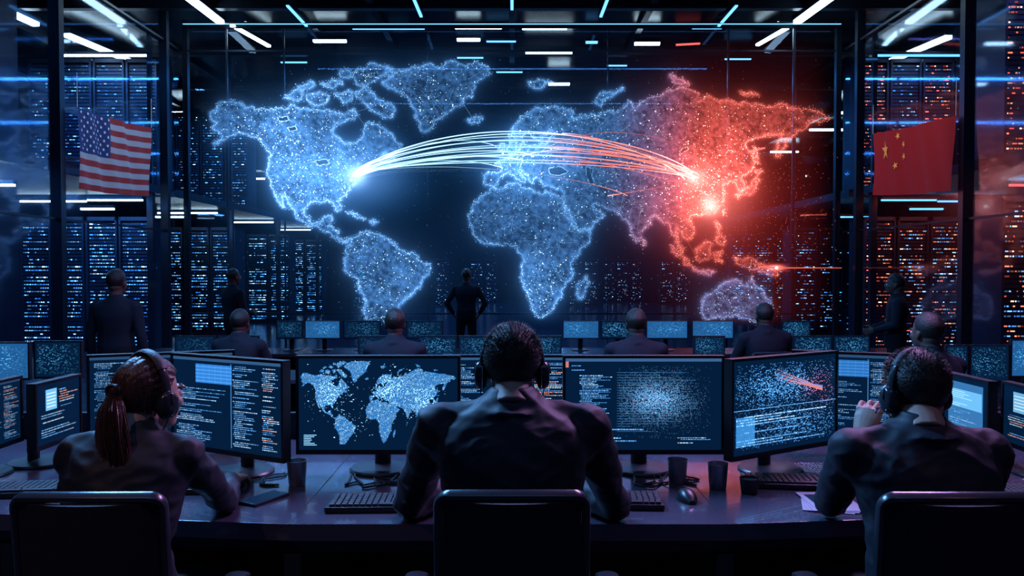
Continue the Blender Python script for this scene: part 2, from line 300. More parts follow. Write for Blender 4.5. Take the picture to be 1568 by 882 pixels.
# ------------------------------------------------------------ world map display
CONT={
'na':[(322,172),(335,160),(360,157),(385,163),(410,168),(430,165),(448,160),(475,168),(500,167),(520,172),(542,166),(548,176),(530,184),(513,190),(508,200),(520,212),(540,219),(551,214),(556,200),(562,188),(580,190),(592,200),(604,212),(616,222),(608,232),(592,232),(584,238),(600,240),(608,246),(596,250),(586,247),(572,254),(560,263),(548,272),(541,284),(532,293),(524,301),(518,309),(521,322),(516,325),(510,311),(500,306),(488,310),(476,308),(468,318),(468,331),(478,342),(491,341),(497,332),(508,331),(506,341),(502,346),(510,350),(519,353),(517,362),(524,367),(536,366),(530,373),(515,364),(505,356),(490,351),(475,346),(462,338),(452,326),(441,310),(431,298),(437,318),(429,311),(421,298),(414,284),(411,270),(412,250),(415,238),(408,225),(395,212),(380,205),(365,202),(352,208),(338,216),(326,220),(340,207),(333,200),(325,196),(333,188),(322,181)],
'ba':[(545,140),(560,138),(575,148),(590,158),(605,170),(600,180),(585,178),(572,170),(560,160),(548,150)],
'vi':[(470,145),(490,140),(505,148),(500,158),(480,160)],'el':[(540,115),(560,105),(590,101),(602,106),(582,118),(565,128),(545,128)],
'i1':[(435,150),(450,138),(465,143),(455,155)],'i2':[(490,128),(510,122),(525,130),(510,136)],'i3':[(512,142),(535,138),(540,150),(525,158)],'i4':[(455,132),(475,124),(482,130),(465,138)],'i5':[(520,112),(535,108),(538,118),(525,120)],
'gr':[(585,125),(605,110),(640,104),(680,101),(715,101),(750,113),(735,122),(728,135),(722,150),(705,162),(690,170),(672,182),(660,198),(652,202),(642,195),(635,180),(632,165),(625,150),(610,140),(595,135)],
'ic':[(715,183),(728,178),(740,182),(732,189),(720,189)],
'sa':[(538,364),(555,355),(575,358),(590,365),(608,378),(620,385),(640,398),(658,403),(660,412),(650,425),(642,440),(630,452),(618,462),(610,472),(600,482),(592,492),(560,492),(558,470),(556,450),(548,435),(535,420),(528,405),(532,390),(535,375)],
'cu':[(530,324),(545,327),(560,335),(548,334)],'hi':[(565,338),(578,340),(570,345)],
'af':[(752,288),(775,283),(795,281),(805,290),(820,295),(835,292),(850,297),(857,302),(865,318),(875,337),(885,351),(905,350),(902,362),(890,380),(878,395),(876,412),(872,430),(860,445),(852,462),(842,478),(828,486),(818,478),(810,455),(802,435),(800,415),(803,400),(795,388),(790,375),(775,372),(755,375),(738,372),(725,358),(719,345),(722,325),(732,308),(742,298)],
'ma':[(898,422),(902,432),(895,450),(887,458),(883,448),(888,432)],
'ea':[(742,283),(740,268),(748,262),(765,264),(768,256),(758,250),(768,245),(782,240),(790,232),(797,226),(800,215),(806,222),(820,222),(838,220),(842,210),(850,205),(846,199),(838,202),(832,209),(825,215),(818,211),(812,205),(800,209),(789,206),(785,195),(795,185),(810,175),(825,166),(845,162),(862,163),(878,170),(874,180),(888,178),(905,173),(915,179),(925,172),(940,172),(953,166),(962,154),(969,165),(985,155),(1000,148),(1020,140),(1040,135),(1060,138),(1070,145),(1066,154),(1090,150),(1115,153),(1140,155),(1165,160),(1190,160),(1215,165),(1240,168),(1262,175),(1270,182),(1255,188),(1240,185),(1235,195),(1220,200),(1212,210),(1205,225),(1195,238),(1188,240),(1190,225),(1195,212),(1200,204),(1185,207),(1165,210),(1150,215),(1141,222),(1148,232),(1157,242),(1154,255),(1147,263),(1138,268),(1134,274),(1140,283),(1139,292),(1132,292),(1127,282),(1118,277),(1106,284),(1111,295),(1108,308),(1100,320),(1086,328),(1071,330),(1058,330),(1053,336),(1062,348),(1060,360),(1050,366),(1043,355),(1036,349),(1039,365),(1048,380),(1044,385),(1035,372),(1028,355),(1022,341),(1010,336),(1002,328),(995,335),(985,350),(980,365),(975,370),(965,352),(960,338),(950,328),(940,322),(925,318),(912,312),(906,315),(918,322),(925,328),(915,340),(895,351),(885,354),(876,338),(867,318),(861,305),(863,295),(858,288),(845,287),(832,285),(826,276),(820,271),(816,280),(810,277),(807,268),(799,262),(793,259),(800,270),(804,280),(797,278),(786,268),(778,265),(768,270),(762,278),(755,285)],
'uk':[(777,226),(782,215),(778,206),(786,208),(790,222),(793,232),(780,236)],'ir':[(765,222),(773,220),(772,230),(763,230)],
'jp':[(1125,298),(1140,292),(1151,285),(1157,271),(1163,275),(1158,288),(1145,297),(1130,303)],'hk':[(1156,260),(1168,261),(1160,268)],'sk':[(1155,225),(1160,235),(1163,250),(1158,249)],
'ph':[(1095,340),(1102,344),(1100,357),(1111,368),(1108,376),(1098,362)],'bo':[(1065,382),(1080,370),(1090,375),(1088,390),(1075,400),(1065,395)],
'su':[(1028,375),(1040,384),(1055,399),(1061,408),(1050,406),(1035,391)],'ja':[(1060,409),(1085,413),(1096,417),(1075,417)],'sl':[(1095,386),(1106,383),(1100,392),(1106,402),(1096,400)],
'ng':[(1123,394),(1140,397),(1160,402),(1180,409),(1191,421),(1170,416),(1150,413),(1135,405)],
'au':[(1075,460),(1085,450),(1100,440),(1112,431),(1125,428),(1135,433),(1145,438),(1151,422),(1158,438),(1168,450),(1180,462),(1180,478),(1170,491),(1155,494),(1140,487),(1125,482),(1105,486),(1085,490),(1075,480)],
'nz':[(910,157),(925,141),(955,134),(942,143),(923,152),(918,162)],'sv':[(808,125),(825,122),(846,126),(830,134),(815,133)],'sz':[(1025,115),(1045,120),(1056,130),(1035,128)],
'lk':[(984,366),(989,372),(985,377)],'tw':[(1106,322),(1110,320),(1107,330)],'ns':[(1132,140),(1150,140),(1162,146),(1140,146)]}
HOLES={'bs':[(840,259),(855,255),(870,262),(858,268),(842,266)],'cs':[(898,255),(908,258),(906,270),(912,280),(903,282),(898,270)],'gl':[(478,248),(500,244),(505,250),(490,254)],'gb':[(440,195),(452,193),(455,199),(444,201)],'gs':[(425,180),(440,178),(444,184),(430,186)],'bk':[(1040,232),(1052,225),(1054,228),(1043,236)]}
def frac(poly,seed,minl=2.6,amp=.26):
    r=random.Random(seed); pts=[V((*p,0)) for p in poly]
    out=[]
    def sub(a,b):
        d=b-a; L=d.length
        if L<minl: out.append(a); return
        m=(a+b)/2+V((-d.y,d.x,0))*r.uniform(-amp,amp); sub(a,m); sub(m,b)
    for i in range(len(pts)): sub(pts[i],pts[(i+1)%len(pts)])
    return [(p.x,p.y) for p in out]
FC={k:frac(v,zlib.crc32(k.encode())%1000) for k,v in CONT.items()}; FH={k:frac(v,zlib.crc32(k.encode())%1000,amp=.12) for k,v in HOLES.items()}
def pip(px,py,poly):
    x=np.asarray(px);y=np.asarray(py); ins=np.zeros(x.shape,bool); n=len(poly)
    for i in range(n):
        x1,y1=poly[i];x2,y2=poly[(i+1)%n]
        if y1==y2: continue
        c=((y1>y)!=(y2>y))&(x<(x2-x1)*(y-y1)/(y2-y1)+x1); ins^=c
    return ins
def land(px,py):
    m=np.zeros(np.shape(px),bool)
    for p in FC.values(): m|=pip(px,py,p)
    for p in FH.values(): m&=~pip(px,py,p)
    return m
def sst(a,b,x): t=np.clip((x-a)/(b-a),0,1); return t*t*(3-2*t)
def g(x,y,cx,cy,s,sy=None): return np.exp(-((x-cx)**2/(2*s*s)+(y-cy)**2/(2*(sy or s)**2)))
def redness(x,y):
    r=sst(915,1075,x+ (y-250)*.15)*(1-.78*sst(400,440,y)*(x<1185))
    return np.clip(r,0,1)
def bright(x,y):
    return .28+1.35*g(x,y,520,272,45,38)+1.1*g(x,y,435,255,32,60)+.5*g(x,y,400,195,40,18)+1.2*g(x,y,800,245,45,30)+1.8*g(x,y,1085,290,38,38)+.7*g(x,y,1120,230,60,40)+.6*g(x,y,825,440,28,35)+.3*g(x,y,600,420,60,60)+.25*g(x,y,500,150,60,30)
def mcol(x,y,hot=0.):
    r=float(redness(x,y))
    bl=np.array([.08,.44,1.0]); rd=np.array([1.0,.10,.07])
    c=bl*(1-r)+rd*r
    return c*(1-hot)+np.array([.72,.9,1.0] if r<.5 else [1,.66,.52])*hot
YM=15.86
def MP(x,y,dy=0): return P(x,y,YM)+V((0,dy,0))
x0,x1,y0,y1,st=279,1289,40,510,2.0
gx=np.arange(x0,x1,st); gy=np.arange(y0,y1,st); GX,GY=np.meshgrid(gx,gy); nx,ny=len(gx),len(gy)
L=land(GX,GY).astype(float)
E=np.zeros_like(L)
for p in FC.values():
    a=np.array(p); q=np.roll(a,-1,axis=0)
    for t in (0,.33,.66):
        s_=a*(1-t)+q*t; ix=((s_[:,0]-x0)/st).round().astype(int); iy=((s_[:,1]-y0)/st).round().astype(int); E[np.clip(iy,0,ny-1),np.clip(ix,0,nx-1)]=1
def blur(A,s):
    k=np.arange(-int(3*s)-1,int(3*s)+2); w=np.exp(-k**2/(2*s*s)); w/=w.sum()
    A=np.apply_along_axis(lambda m:np.convolve(m,w,'same'),0,A); return np.apply_along_axis(lambda m:np.convolve(m,w,'same'),1,A)
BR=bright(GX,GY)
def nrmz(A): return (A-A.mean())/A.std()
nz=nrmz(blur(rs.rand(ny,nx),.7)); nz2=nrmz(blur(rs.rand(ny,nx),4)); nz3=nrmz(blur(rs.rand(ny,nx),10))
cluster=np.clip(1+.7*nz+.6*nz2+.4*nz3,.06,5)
E1=blur(E*(.25+BR)*np.clip(1+.6*nz2,.2,3),.9);E2=blur(E*(.15+BR)+L*BR*.12*cluster,3.5);L2=blur(L*(.25+BR),14)  # blurred coast and land halos: lens bloom painted into the layer colours
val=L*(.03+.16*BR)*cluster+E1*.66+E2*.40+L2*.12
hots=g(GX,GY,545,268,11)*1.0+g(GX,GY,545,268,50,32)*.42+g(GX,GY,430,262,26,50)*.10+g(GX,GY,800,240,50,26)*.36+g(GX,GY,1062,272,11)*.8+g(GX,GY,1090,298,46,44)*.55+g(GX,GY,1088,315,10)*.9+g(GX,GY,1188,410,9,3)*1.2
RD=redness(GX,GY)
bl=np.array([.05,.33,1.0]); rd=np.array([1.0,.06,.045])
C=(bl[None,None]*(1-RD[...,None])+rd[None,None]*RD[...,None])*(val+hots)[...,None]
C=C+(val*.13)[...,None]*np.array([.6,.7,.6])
hz=(.026*g(GX,GY,600,290,240,130))[...,None]*bl+(.06*g(GX,GY,1140,300,95,110))[...,None]*rd  # broad blue and red haze painted into the map colours
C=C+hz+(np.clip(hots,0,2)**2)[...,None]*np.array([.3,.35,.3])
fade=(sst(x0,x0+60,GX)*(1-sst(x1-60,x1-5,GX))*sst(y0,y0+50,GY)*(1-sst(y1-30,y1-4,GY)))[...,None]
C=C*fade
me=bpy.data.meshes.new('land_bloom_layer')
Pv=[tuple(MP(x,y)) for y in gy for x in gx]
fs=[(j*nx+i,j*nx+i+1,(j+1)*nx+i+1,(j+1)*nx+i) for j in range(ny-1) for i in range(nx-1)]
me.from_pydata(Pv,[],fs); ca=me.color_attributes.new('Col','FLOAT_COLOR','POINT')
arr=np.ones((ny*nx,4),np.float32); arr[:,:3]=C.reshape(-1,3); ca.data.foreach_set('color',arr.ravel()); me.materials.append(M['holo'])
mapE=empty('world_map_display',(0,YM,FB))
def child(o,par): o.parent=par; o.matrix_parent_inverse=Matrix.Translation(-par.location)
o=bpy.data.objects.new('land_bloom_layer',me); scene.collection.objects.link(o); child(o,mapE)
b=MB()
for k,p in list(FC.items())+list(FH.items()):
    n=len(p)
    for i in range(n):
        a=np.array(p[i]);c=np.array(p[(i+1)%n]); d=c-a; l=np.hypot(*d)
        if l<1e-4: continue
        if k=='sa' and a[1]>488 and c[1]>488: continue
        br=float(bright(*a)); w=.25+.25*min(br,1.2); nn=np.array([-d[1],d[0]])/l*w; dd=d/l*.3
        col=mcol(a[0],a[1],.35*min(br,1))*(.35+1.4*br)*rs.uniform(.3,1.5)
        q=[MP(*(a-nn-dd),-.012),MP(*(c-nn+dd),-.012),MP(*(c+nn+dd),-.012),MP(*(a+nn-dd),-.012)]
        b.quad(*q,0,tuple(col))
b.build('coastlines',['glow'],False,mapE,recalc=False,col=True)
b=MB(); N=190000; X=rs.uniform(318,1272,N); Y=rs.uniform(100,492,N); mk=land(X,Y); X=X[mk];Y=Y[mk]
cl_=np.array([noise.noise(V((a/11,c/11,1.3)))+.6*noise.noise(V((a/4,c/4,7.3))) for a,c in zip(X,Y)])
keep=rs.rand(len(X))<np.clip(.18+.42*bright(X,Y)+.95*cl_,0.02,1); X=X[keep];Y=Y[keep]
def dot(b,x,y,r,col,dy=-.02,n=4):
    q=[MP(x+r*math.cos(a),y+r*math.sin(a),dy) for a in [math.pi/6+k*2*math.pi/n for k in range(n)]]
    b.add(q,[tuple(range(n))],0,tuple(col))
for x,y in zip(X,Y):
    br=float(bright(x,y)); u=rs.rand(); s=.25+ (.9*(u>.9)) + .9*u*u
    r=.32+.18*(u>.8)+.16*(u>.95)+.32*(u>.994)
    dot(b,x,y,r,mcol(x,y,.08+.45*(u>.93))*s*(.45+1.1*br)*(1.0 if u<.985 else 2.0))
for k,p in FC.items():
    for (x,y) in p:
        for _ in range(3):
            if rs.rand()<.5:
                br=float(bright(x,y)); dot(b,x+rs.normal()*2.1,y+rs.normal()*2.1,.36+.3*rs.rand()+.35*(rs.rand()>.94),mcol(x,y,.35)*(.6+1.6*br)*rs.uniform(.4,1.4))
for i in range(900):
    x=rs.uniform(330,1280);y=rs.uniform(90,485); dot(b,x,y,.35+.3*rs.rand(),mcol(x,y,.2)*rs.uniform(.1,.5))
for i in range(800):
    x=1150+rs.normal()*55;y=325+rs.normal()*70
    if y<490 and x<1288: dot(b,x,y,.35+.4*rs.rand(),np.array([1,.13,.07])*rs.uniform(.2,1.0))
for k in range(400):
    i=rs.randint(len(X)); cand=np.argsort((X-X[i])**2+(Y-Y[i])**2)[60:300]
    j=cand[rs.randint(len(cand))]; a=np.array([X[i],Y[i]]);c=np.array([X[j],Y[j]]); d=c-a;l=np.hypot(*d)
    if l<1: continue
    nn=np.array([-d[1],d[0]])/l*.2; b.quad(MP(*(a-nn),-.016),MP(*(c-nn),-.016),MP(*(c+nn),-.016),MP(*(a+nn),-.016),0,tuple(mcol(*a,.2)*.5))
b.build('city_lights',['glow'],False,mapE,recalc=False,col=True)
b=MB()
def arc(x1,y1,x2,y2,top,w,s):
    n=60; mp=[]
    for i in range(n+1):
        t=i/n; x=x1+(x2-x1)*t; yl=y1+(y2-y1)*t
        hh=(4*t*(1-t))**.8; y=yl-(min(y1,y2)-top)*hh; mp.append((x,y,t,hh))
    for i in range(n):
        a=mp[i];c=mp[i+1]; ww=w*(.6+.4*(1-a[3]))*.5
        r=float(sst(800,900,a[0])); col=np.array([.25,.65,1])*(1-r)+np.array([1,.22,.17])*r
        e=max(0,1-min(a[2],1-a[2])*7); col=col*s*(1+1.2*e)+np.array([.5,.5,.5])*s*(.35*(1-r)+e)
        pa=MP(a[0],a[1],-.05-.5*a[3]);pc=MP(c[0],c[1],-.05-.5*c[3]); up=V((0,0,ww*.0128)); fy=V((0,ww*.0128,0))
        b.quad(pa-up,pc-up,pc+up,pa+up,0,tuple(col)); b.quad(pa-fy,pc-fy,pc+fy,pa+fy,0,tuple(col))
for i in range(13):
    t=i/12; arc(545+rs.normal()*3,268+rs.normal()*3,1060+rs.normal()*5,272+rs.normal()*4,204+46*t+rs.normal()*1.5,1.1+1.5*rs.rand(),.8+1.2*rs.rand())
arc(545,268,815,238,226,1.8,1.5);arc(540,270,800,246,236,1.8,1.5);arc(545,268,760,225,206,1.0,.8);arc(548,270,770,258,246,1.3,1)
arc(800,240,1062,272,222,1.5,1.3);arc(815,238,1085,300,232,1.2,1);arc(860,205,1040,262,201,1.0,.9);arc(930,300,1060,276,280,1.2,.8);arc(545,268,960,300,248,1.0,.6);arc(820,240,1100,270,196,.8,.6)
b.quad(MP(1190,409.4,-.03),MP(1288,409.8,-.03),MP(1288,410.6,-.03),MP(1190,411,-.03),0,(1,.16,.1))
b.quad(MP(1160,407,-.03),MP(1190,409,-.03),MP(1190,411,-.03),MP(1160,410,-.03),0,(.9,.16,.1))
for x,y,r,c in [(545,268,3.0,(4,4.5,5)),(1062,272,2.8,(5,4,3.5)),(1088,316,2.8,(5,3.5,3)),(1188,410,2.2,(5,3.5,3)),(815,239,2.0,(3,4,5)),(800,246,1.7,(3,4,5)),(538,276,1.7,(3,4,5)),(770,235,1.5,(3,4,5)),(1100,270,1.5,(4,2,2))]: dot(b,x,y,r,c,-.04,12)
b.build('connection_arcs',['glow'],False,mapE,recalc=False,col=True)
# ------------------------------------------------------------ flags
def flag(name,sx,china=False):
    Ya,Yb,za,zb,tl=(11.9,14.2,2.70,3.88,.05) if not china else (11.75,14.3,2.69,3.76,-.08)
    NX,NZ=104,52
    b=MB(); x_=sx*(XW-.20)
    def pt(u,v,off=0):
        y=Ya+(Yb-Ya)*(u if sx<0 else 1-u); z=za+(zb-za)*v+tl*2*(u-.5)-.025*math.sin(u*3.1)
        xx=x_+.04*math.sin(u*13+v*1.5)*(.3+.7*u)+.02*math.sin(u*29+v*4)
        return V((xx-sx*off,y,z))
    vs=[pt(i/NX,j/NZ) for j in range(NZ+1) for i in range(NX+1)]
    b.v.extend([tuple(v) for v in vs])
    for j in range(NZ):
        for i in range(NX):
            u=(i+.5)/NX;v=(j+.5)/NZ
            if china: c=(.36,.010,.012)
            else:
                st_=int(v*13); c=(.34,.03,.035) if st_%2==0 else (.40,.42,.5)
                if u<.4 and v>6/13: c=(.02,.045,.19)
            k=j*(NX+1)+i; b.f.append((k,k+1,k+NX+2,k+NX+1)); b.m.append(0); b.c.append(c)
    def star(u,v,r,col,rot=0,asp=(zb-za)/(Yb-Ya)):
        pts=[pt(u,v,.018)]
        for k in range(10):
            rr=r if k%2==0 else r*.4; a=math.pi/2+k*math.pi/5+rot; pts.append(pt(u+rr*math.cos(a)*asp,v+rr*math.sin(a),.018))
        b.add(pts,[(0,1+k,1+(k+1)%10) for k in range(10)],0,col)
    if china:
        star(.2,.70,.16,(1,.62,.12))
        for u,v in [(.36,.9),(.44,.76),(.44,.58),(.36,.45)]: star(u,v,.06,(1,.62,.12),.4)
    else:
        for r in range(9):
            for c in range(6 if r%2==0 else 5):
                star(.033+(c+(0 if r%2==0 else .5))*.0667,6/13+(7/13)*(r+.8)/9.6,.026,(.8,.8,.85))
    for u in (.0,1.): b.tube([pt(u,1),pt(u,1)+V((0,0,.5))],[.004,.004],5)
    b.build(name,['flag'],True,recalc=False,col=True,center=True)
flag('united_states_flag',-1); flag('china_flag',1,True)
# ------------------------------------------------------------ monitors
def screen_content(b,kind,rng,T,bright_=1.):
    def rect(u0,v0,u1,v1,c,k=1): 
        b.quad(T(u0,v0,k),T(u1,v0,k),T(u1,v1,k),T(u0,v1,k),2,tuple(q*bright_ for q in c))
    def text(u0,u1,v0,v1,rows,pal,dens=.8):
        dv=(v1-v0)/rows
        for r in range(rows):
            v=v1-(r+1)*dv+dv*.3
            if rng.random()>dens: continue
            u=u0+rng.choice([0,0,.02,.04])*(u1-u0)*2; end=u0+(u1-u0)*rng.uniform(.3,1)
            c0=rng.choice(pal)
            while u<end:
                w=rng.uniform(.004,.018); c=c0 if rng.random()<.75 else rng.choice(pal); s=rng.uniform(.35,1.)
                rect(u,v,min(u+w,u1),v+dv*.42,[q*s for q in c],2); u+=w+.004
    pal=[(.16,.45,.9),(.10,.34,.8),(.35,.62,.95),(.06,.25,.6)]
    pw=pal+[(.9,.35,.25),(.6,.8,1.)]
    if kind=='code':
        rect(0,.965,1,1,(.02,.06,.14)); text(.03,.3,.05,.93,42,pal,.85); text(.34,.62,.05,.93,42,pal,.8); text(.66,.97,.05,.93,42,pw,.8)
    elif kind=='code2':
        rect(0,.965,1,1,(.02,.06,.14)); rect(.22,.72,.56,.93,(.02,.14,.42))
        for i in range(5): rect(.22,.74+i*.04,.56,.744+i*.04,(.1,.35,.9),2)
        for i in range(6): rect(.24+i*.055,.72,.242+i*.055,.93,(.06,.25,.6),2)
        text(.03,.52,.04,.68,32,pal,.9); text(.57,.80,.05,.94,42,pal,.85); text(.83,.98,.05,.94,42,pw,.85); rect(.55,.03,.555,.95,(.06,.22,.5))
    elif kind=='map':
        for k,p in CONT.items():
            vs=[V((*q,0)) for q in p]; tr=tessellate_polygon([vs])
            for t in tr:
                b.add([T((p[i][0]-320)/970+.01,1-(p[i][1]-88)/430,1) for i in t],[(0,1,2)],2,tuple(q*bright_ for q in (.010,.08,.24)))
        n=20000; x=rs.uniform(320,1270,n);y=rs.uniform(100,492,n); m=land(x,y)
        for xx,yy in zip(x[m],y[m]):
            hot=float(g(xx,yy,850,230,60,35)+.8*g(xx,yy,500,260,50,40)+.7*g(xx,yy,1080,290,50,40)+.22); s=.12+2.1*hot*rs.rand()**2; r=.0010+.0022*rs.rand()**3
            u=(xx-320)/970+.01; v=1-(yy-88)/430; rect(u-r,v-r*1.7,u+r,v+r*1.7,(.30*s,.66*s,1*s),2)
        for i in range(520):
            cx,cy=[(.26,.55),(.5,.6),(.23,.75),(.6,.8),(.8,.55),(.05,.5),(.7,.4),(.35,.3)][rs.randint(8)]; u=cx+rs.normal()*.07; v=cy+rs.normal()*.09
            if .03<u<.95 and .06<v<.95:
                w=.002+.007*rs.rand()**2; s=rs.rand(); rect(u,v,u+w,v+w*1.1*rs.rand()+.003,(.3*s,.65*s,1*s),3)
        for r in range(7): rect(.03,.05+r*.018,.03+rng.uniform(.04,.12),.056+r*.018,(.2,.45,.7),2)
        text(.7,.97,.03,.08,3,pal)
    elif kind=='cluster':
        rect(0,.965,1,1,(.02,.06,.14)); rect(0,.9,.02,.965,(.3,.1,.1))
        text(.09,.30,.36,.82,28,pal,.98); text(.03,.15,.86,.93,3,pal); text(.05,.5,.05,.3,8,pal,.5)
        for i in range(7500):
            u=.58+rs.normal()*.14; v=.55+rs.normal()*.16
            if .34<u<.93 and .12<v<.92:
                w=.0015+.004*rs.rand()**2; s=rs.uniform(.1,1.0)*(.3+g(u,v,.58,.55,.12,.12)); rect(u,v,u+w,v+.0035,(.2*s,.58*s,1.1*s) if rs.rand()>.04 else (1.*s,.3*s,.3*s),2)
        for r in range(24): rect(.33,.2+r*.028,.34+.5*rng.random(),.203+r*.028,(.03,.12,.28),1)
        text(.72,.97,.03,.14,6,pw,.8)
    elif kind=='threat':
        for i in range(8500):
            u=rs.uniform(.02,.98); v=rs.uniform(.05,.95); d=g(u,v,.45,.7,.25,.13)+.55*g(u,v,.6,.25,.3,.12)+.1
            if rs.rand()<d:
                w=.002+.010*rs.rand()**2; s=rs.uniform(.2,1.4)*min(1,d+.2); rr=g(u,v,.85,.62,.1,.12)
                rect(u,v,u+w,v+.003+.004*rs.rand(),((.10+.9*rr)*s,.42*s*(1-.6*rr),1*s*(1-.7*rr)),2)
        for k in range(7):
            c=T(.86,.62+rs.normal()*.02,3); e=T(.86,.624,3); b.quad(T(.4,.88-.02*k,3),c,e,T(.4,.8815-.02*k,3),2,(.15,.3,.8) if k%2 else (.7,.22,.2))
        rect(0,.47,1,.475,(.1,.3,.6),2); text(.03,.97,.05,.44,14,pal,.6); rect(.03,.1,.2,.4,(.02,.12,.3),1)
    elif kind=='panel':
        rect(.1,.12,.9,.92,(.03,.14,.34)); rect(.12,.5,.88,.8,(.12,.40,.7),2); text(.14,.86,.16,.46,8,pal)
        for r in range(8): rect(.14,.52+r*.034,.14+.7*rng.random(),.53+r*.034,(.4,.7,.95),3)
    elif kind=='panel2':
        rect(.2,.55,.45,.9,(.15,.45,.75),2); text(.1,.9,.1,.5,10,pw); text(.5,.95,.55,.92,9,pw)
        for r in range(5): rect(.22,.6+r*.055,.42,.62+r*.055,(.6,.8,.95),3)
    elif kind=='small':
        cx=rng.uniform(.3,.7)
        for i in range(420):
            u=rs.uniform(.04,.96);v=rs.uniform(.08,.94); w=.008+.03*rs.rand()**2; s=rs.uniform(.1,1)*(.25+g(u,v,cx,.55,.25,.25)); rect(u-w/2,v-.009,u+w/2,v+.009,(.10*s,.5*s,1*s),2)
def monitor(L,R,zb,zt,kind,desk,stand=True,base='screen',br=1.,deep=.03,name='computer_monitor',bez=.010):
    L=V((*L,0));R=V((*R,0)); d=(R-L); W=d.length; d.normalize(); n=V((d.y,-d.x,0)); c=(L+R)/2
    if n.dot(c)>0: n=-n
    b=MB(); Rm=Matrix((d,-n,V((0,0,1)))).transposed(); H=zt-zb; cz=(zb+zt)/2
    b.box(c-n*(deep/2)+V((0,0,cz)),(W,deep,H),0,Rm)
    for s in (-1,1): b.box(c+d*s*(W/2-bez/2)+n*.003+V((0,0,cz)),(bez,.008,H),0,Rm)
    b.box(c+n*.003+V((0,0,zt-bez/2)),(W-2*bez,.008,bez),0,Rm); b.box(c+n*.003+V((0,0,zb+bez*.8)),(W-2*bez,.008,bez*1.6),0,Rm)
    w=W-2*bez; z0=zb+bez*1.6; h=zt-bez-z0
    def T(u,v,k=0): return L+d*(bez+w*u)+n*(.0012+.0006*k)+V((0,0,z0+h*v))
    b.quad(T(0,0),T(1,0),T(1,1),T(0,1),1)
    screen_content(b,kind,random.Random(int(abs(L.x)*1000+zt*77)),T,br)
    if stand:
        bc=c-n*.10
        b.box(c-n*(deep+.02)+V((0,0,cz-.02)),(.16,.05,.12),0,Rm)
        b.tube([bc+V((0,0,desk+.01)),bc+V((0,0,cz-.03)),c-n*.04+V((0,0,cz-.02))],[(.018,.03)]*3,12,0,up=n)
        b.lathe(bc+n*.03+V((0,0,desk+.001)),[(.001,0),(.115,0),(.118,.004),(.112,.010),(.03,.016),(.001,.016)],28,0)
    return b.build(name,['bezel',base,'glow'],True,recalc=False,col=True,center=True)
DZ=.75
monitor((-.783,2.95),(-.187,2.95),.823,1.182,'map',DZ,br=2.1)
monitor((.184,2.95),(.769,2.95),.823,1.182,'cluster',DZ,br=1.8)
monitor((-1.274,3.05),(-.783+.005,2.78),.83,1.182,'code2',DZ,br=1.5)
monitor((.752,2.80),(1.2375,3.10),.83,1.185,'threat',DZ,br=2.0)
monitor((-.28,3.27),(.285,3.27),.83,1.15,'code',DZ,br=1.5)
monitor((-1.63,3.12),(-1.13,3.32),.83,1.165,'code',DZ,br=1.1)
monitor((1.14,3.32),(1.62,3.12),.83,1.165,'code2',DZ,br=1.1)
monitor((-1.745,2.97),(-1.735,3.27),.825,1.075,'panel2',DZ,br=1.1)
monitor((-1.87,2.78),(-1.87,3.10),.84,1.09,'code',DZ,br=.9)
monitor((1.735,3.27),(1.745,2.97),.83,1.085,'panel',DZ,br=1.2)
monitor((1.87,3.10),(1.87,2.78),.83,1.07,'panel2',DZ,br=.9)
# ------------------------------------------------------------ main desk
b=MB()
top=[(-2.7,2.52),(-1.6,2.47),(-.65,2.37),(.63,2.37),(1.6,2.47),(2.7,2.52),(2.7,3.62),(-2.7,3.62)]
def prism(b,poly,z0,z1,mat):
    n=len(poly); vs=[V((x,y,z0)) for x,y in poly]+[V((x,y,z1)) for x,y in poly]
    b.add(vs,[tuple(range(n))[::-1],tuple(range(n,2*n))]+[(i,(i+1)%n,n+(i+1)%n,n+i) for i in range(n)],mat)
prism(b,top,.70,.75,0)
low=[(-2.66,2.56),(-1.6,2.51),(-.65,2.41),(.63,2.41),(1.6,2.51),(2.66,2.56),(2.66,3.58),(-2.66,3.58)]
prism(b,low,.655,.699,1)
for x in (-2.4,-1.55,-.65,.63,1.55,2.4): b.box((x,2.98,.327),(.035,1.0,.654),1)
for x in (-.65,.63): b.box((x,2.42,.327),(.05,.05,.654),2)
b.box((0,3.4,.36),(4.9,.03,.6),1)
b.box((0,3.6,.80),(5.3,.03,.12),1)
for x,y in((-.65,2.37),(.63,2.37)): b.box((x,y+.6,.7503),(.004,1.2,.0012),1)
b.build('control_room_desk',['desk','deskside','metal'],False,bevel=.006,center=True)
def keyboard(x,y,rz,z=DZ):
    b=MB(); W,D=.43,.14; b.box((0,0,.009),(W,D,.016),0)
    for r in range(6):
        x_=-W/2+.012
        while x_<W/2-.02:
            w=.017 if not(r==0 and abs(x_)<.06) else .1
            b.box((x_+w/2,-D/2+.017+r*.0212,.0205),(w-.002,.0175,.009),1); x_+=w+.0018
    o=b.build('computer_keyboard',['bezel','key'],False,bevel=.0012); o.location=(x,y,z+.001); o.rotation_euler=(0,0,rz)
keyboard(-.36,2.55,.03);keyboard(.26,2.58,-.05);keyboard(1.02,2.80,-.12);keyboard(-1.66,2.70,.12);keyboard(1.70,2.66,-.1);keyboard(-1.22,2.74,.05)
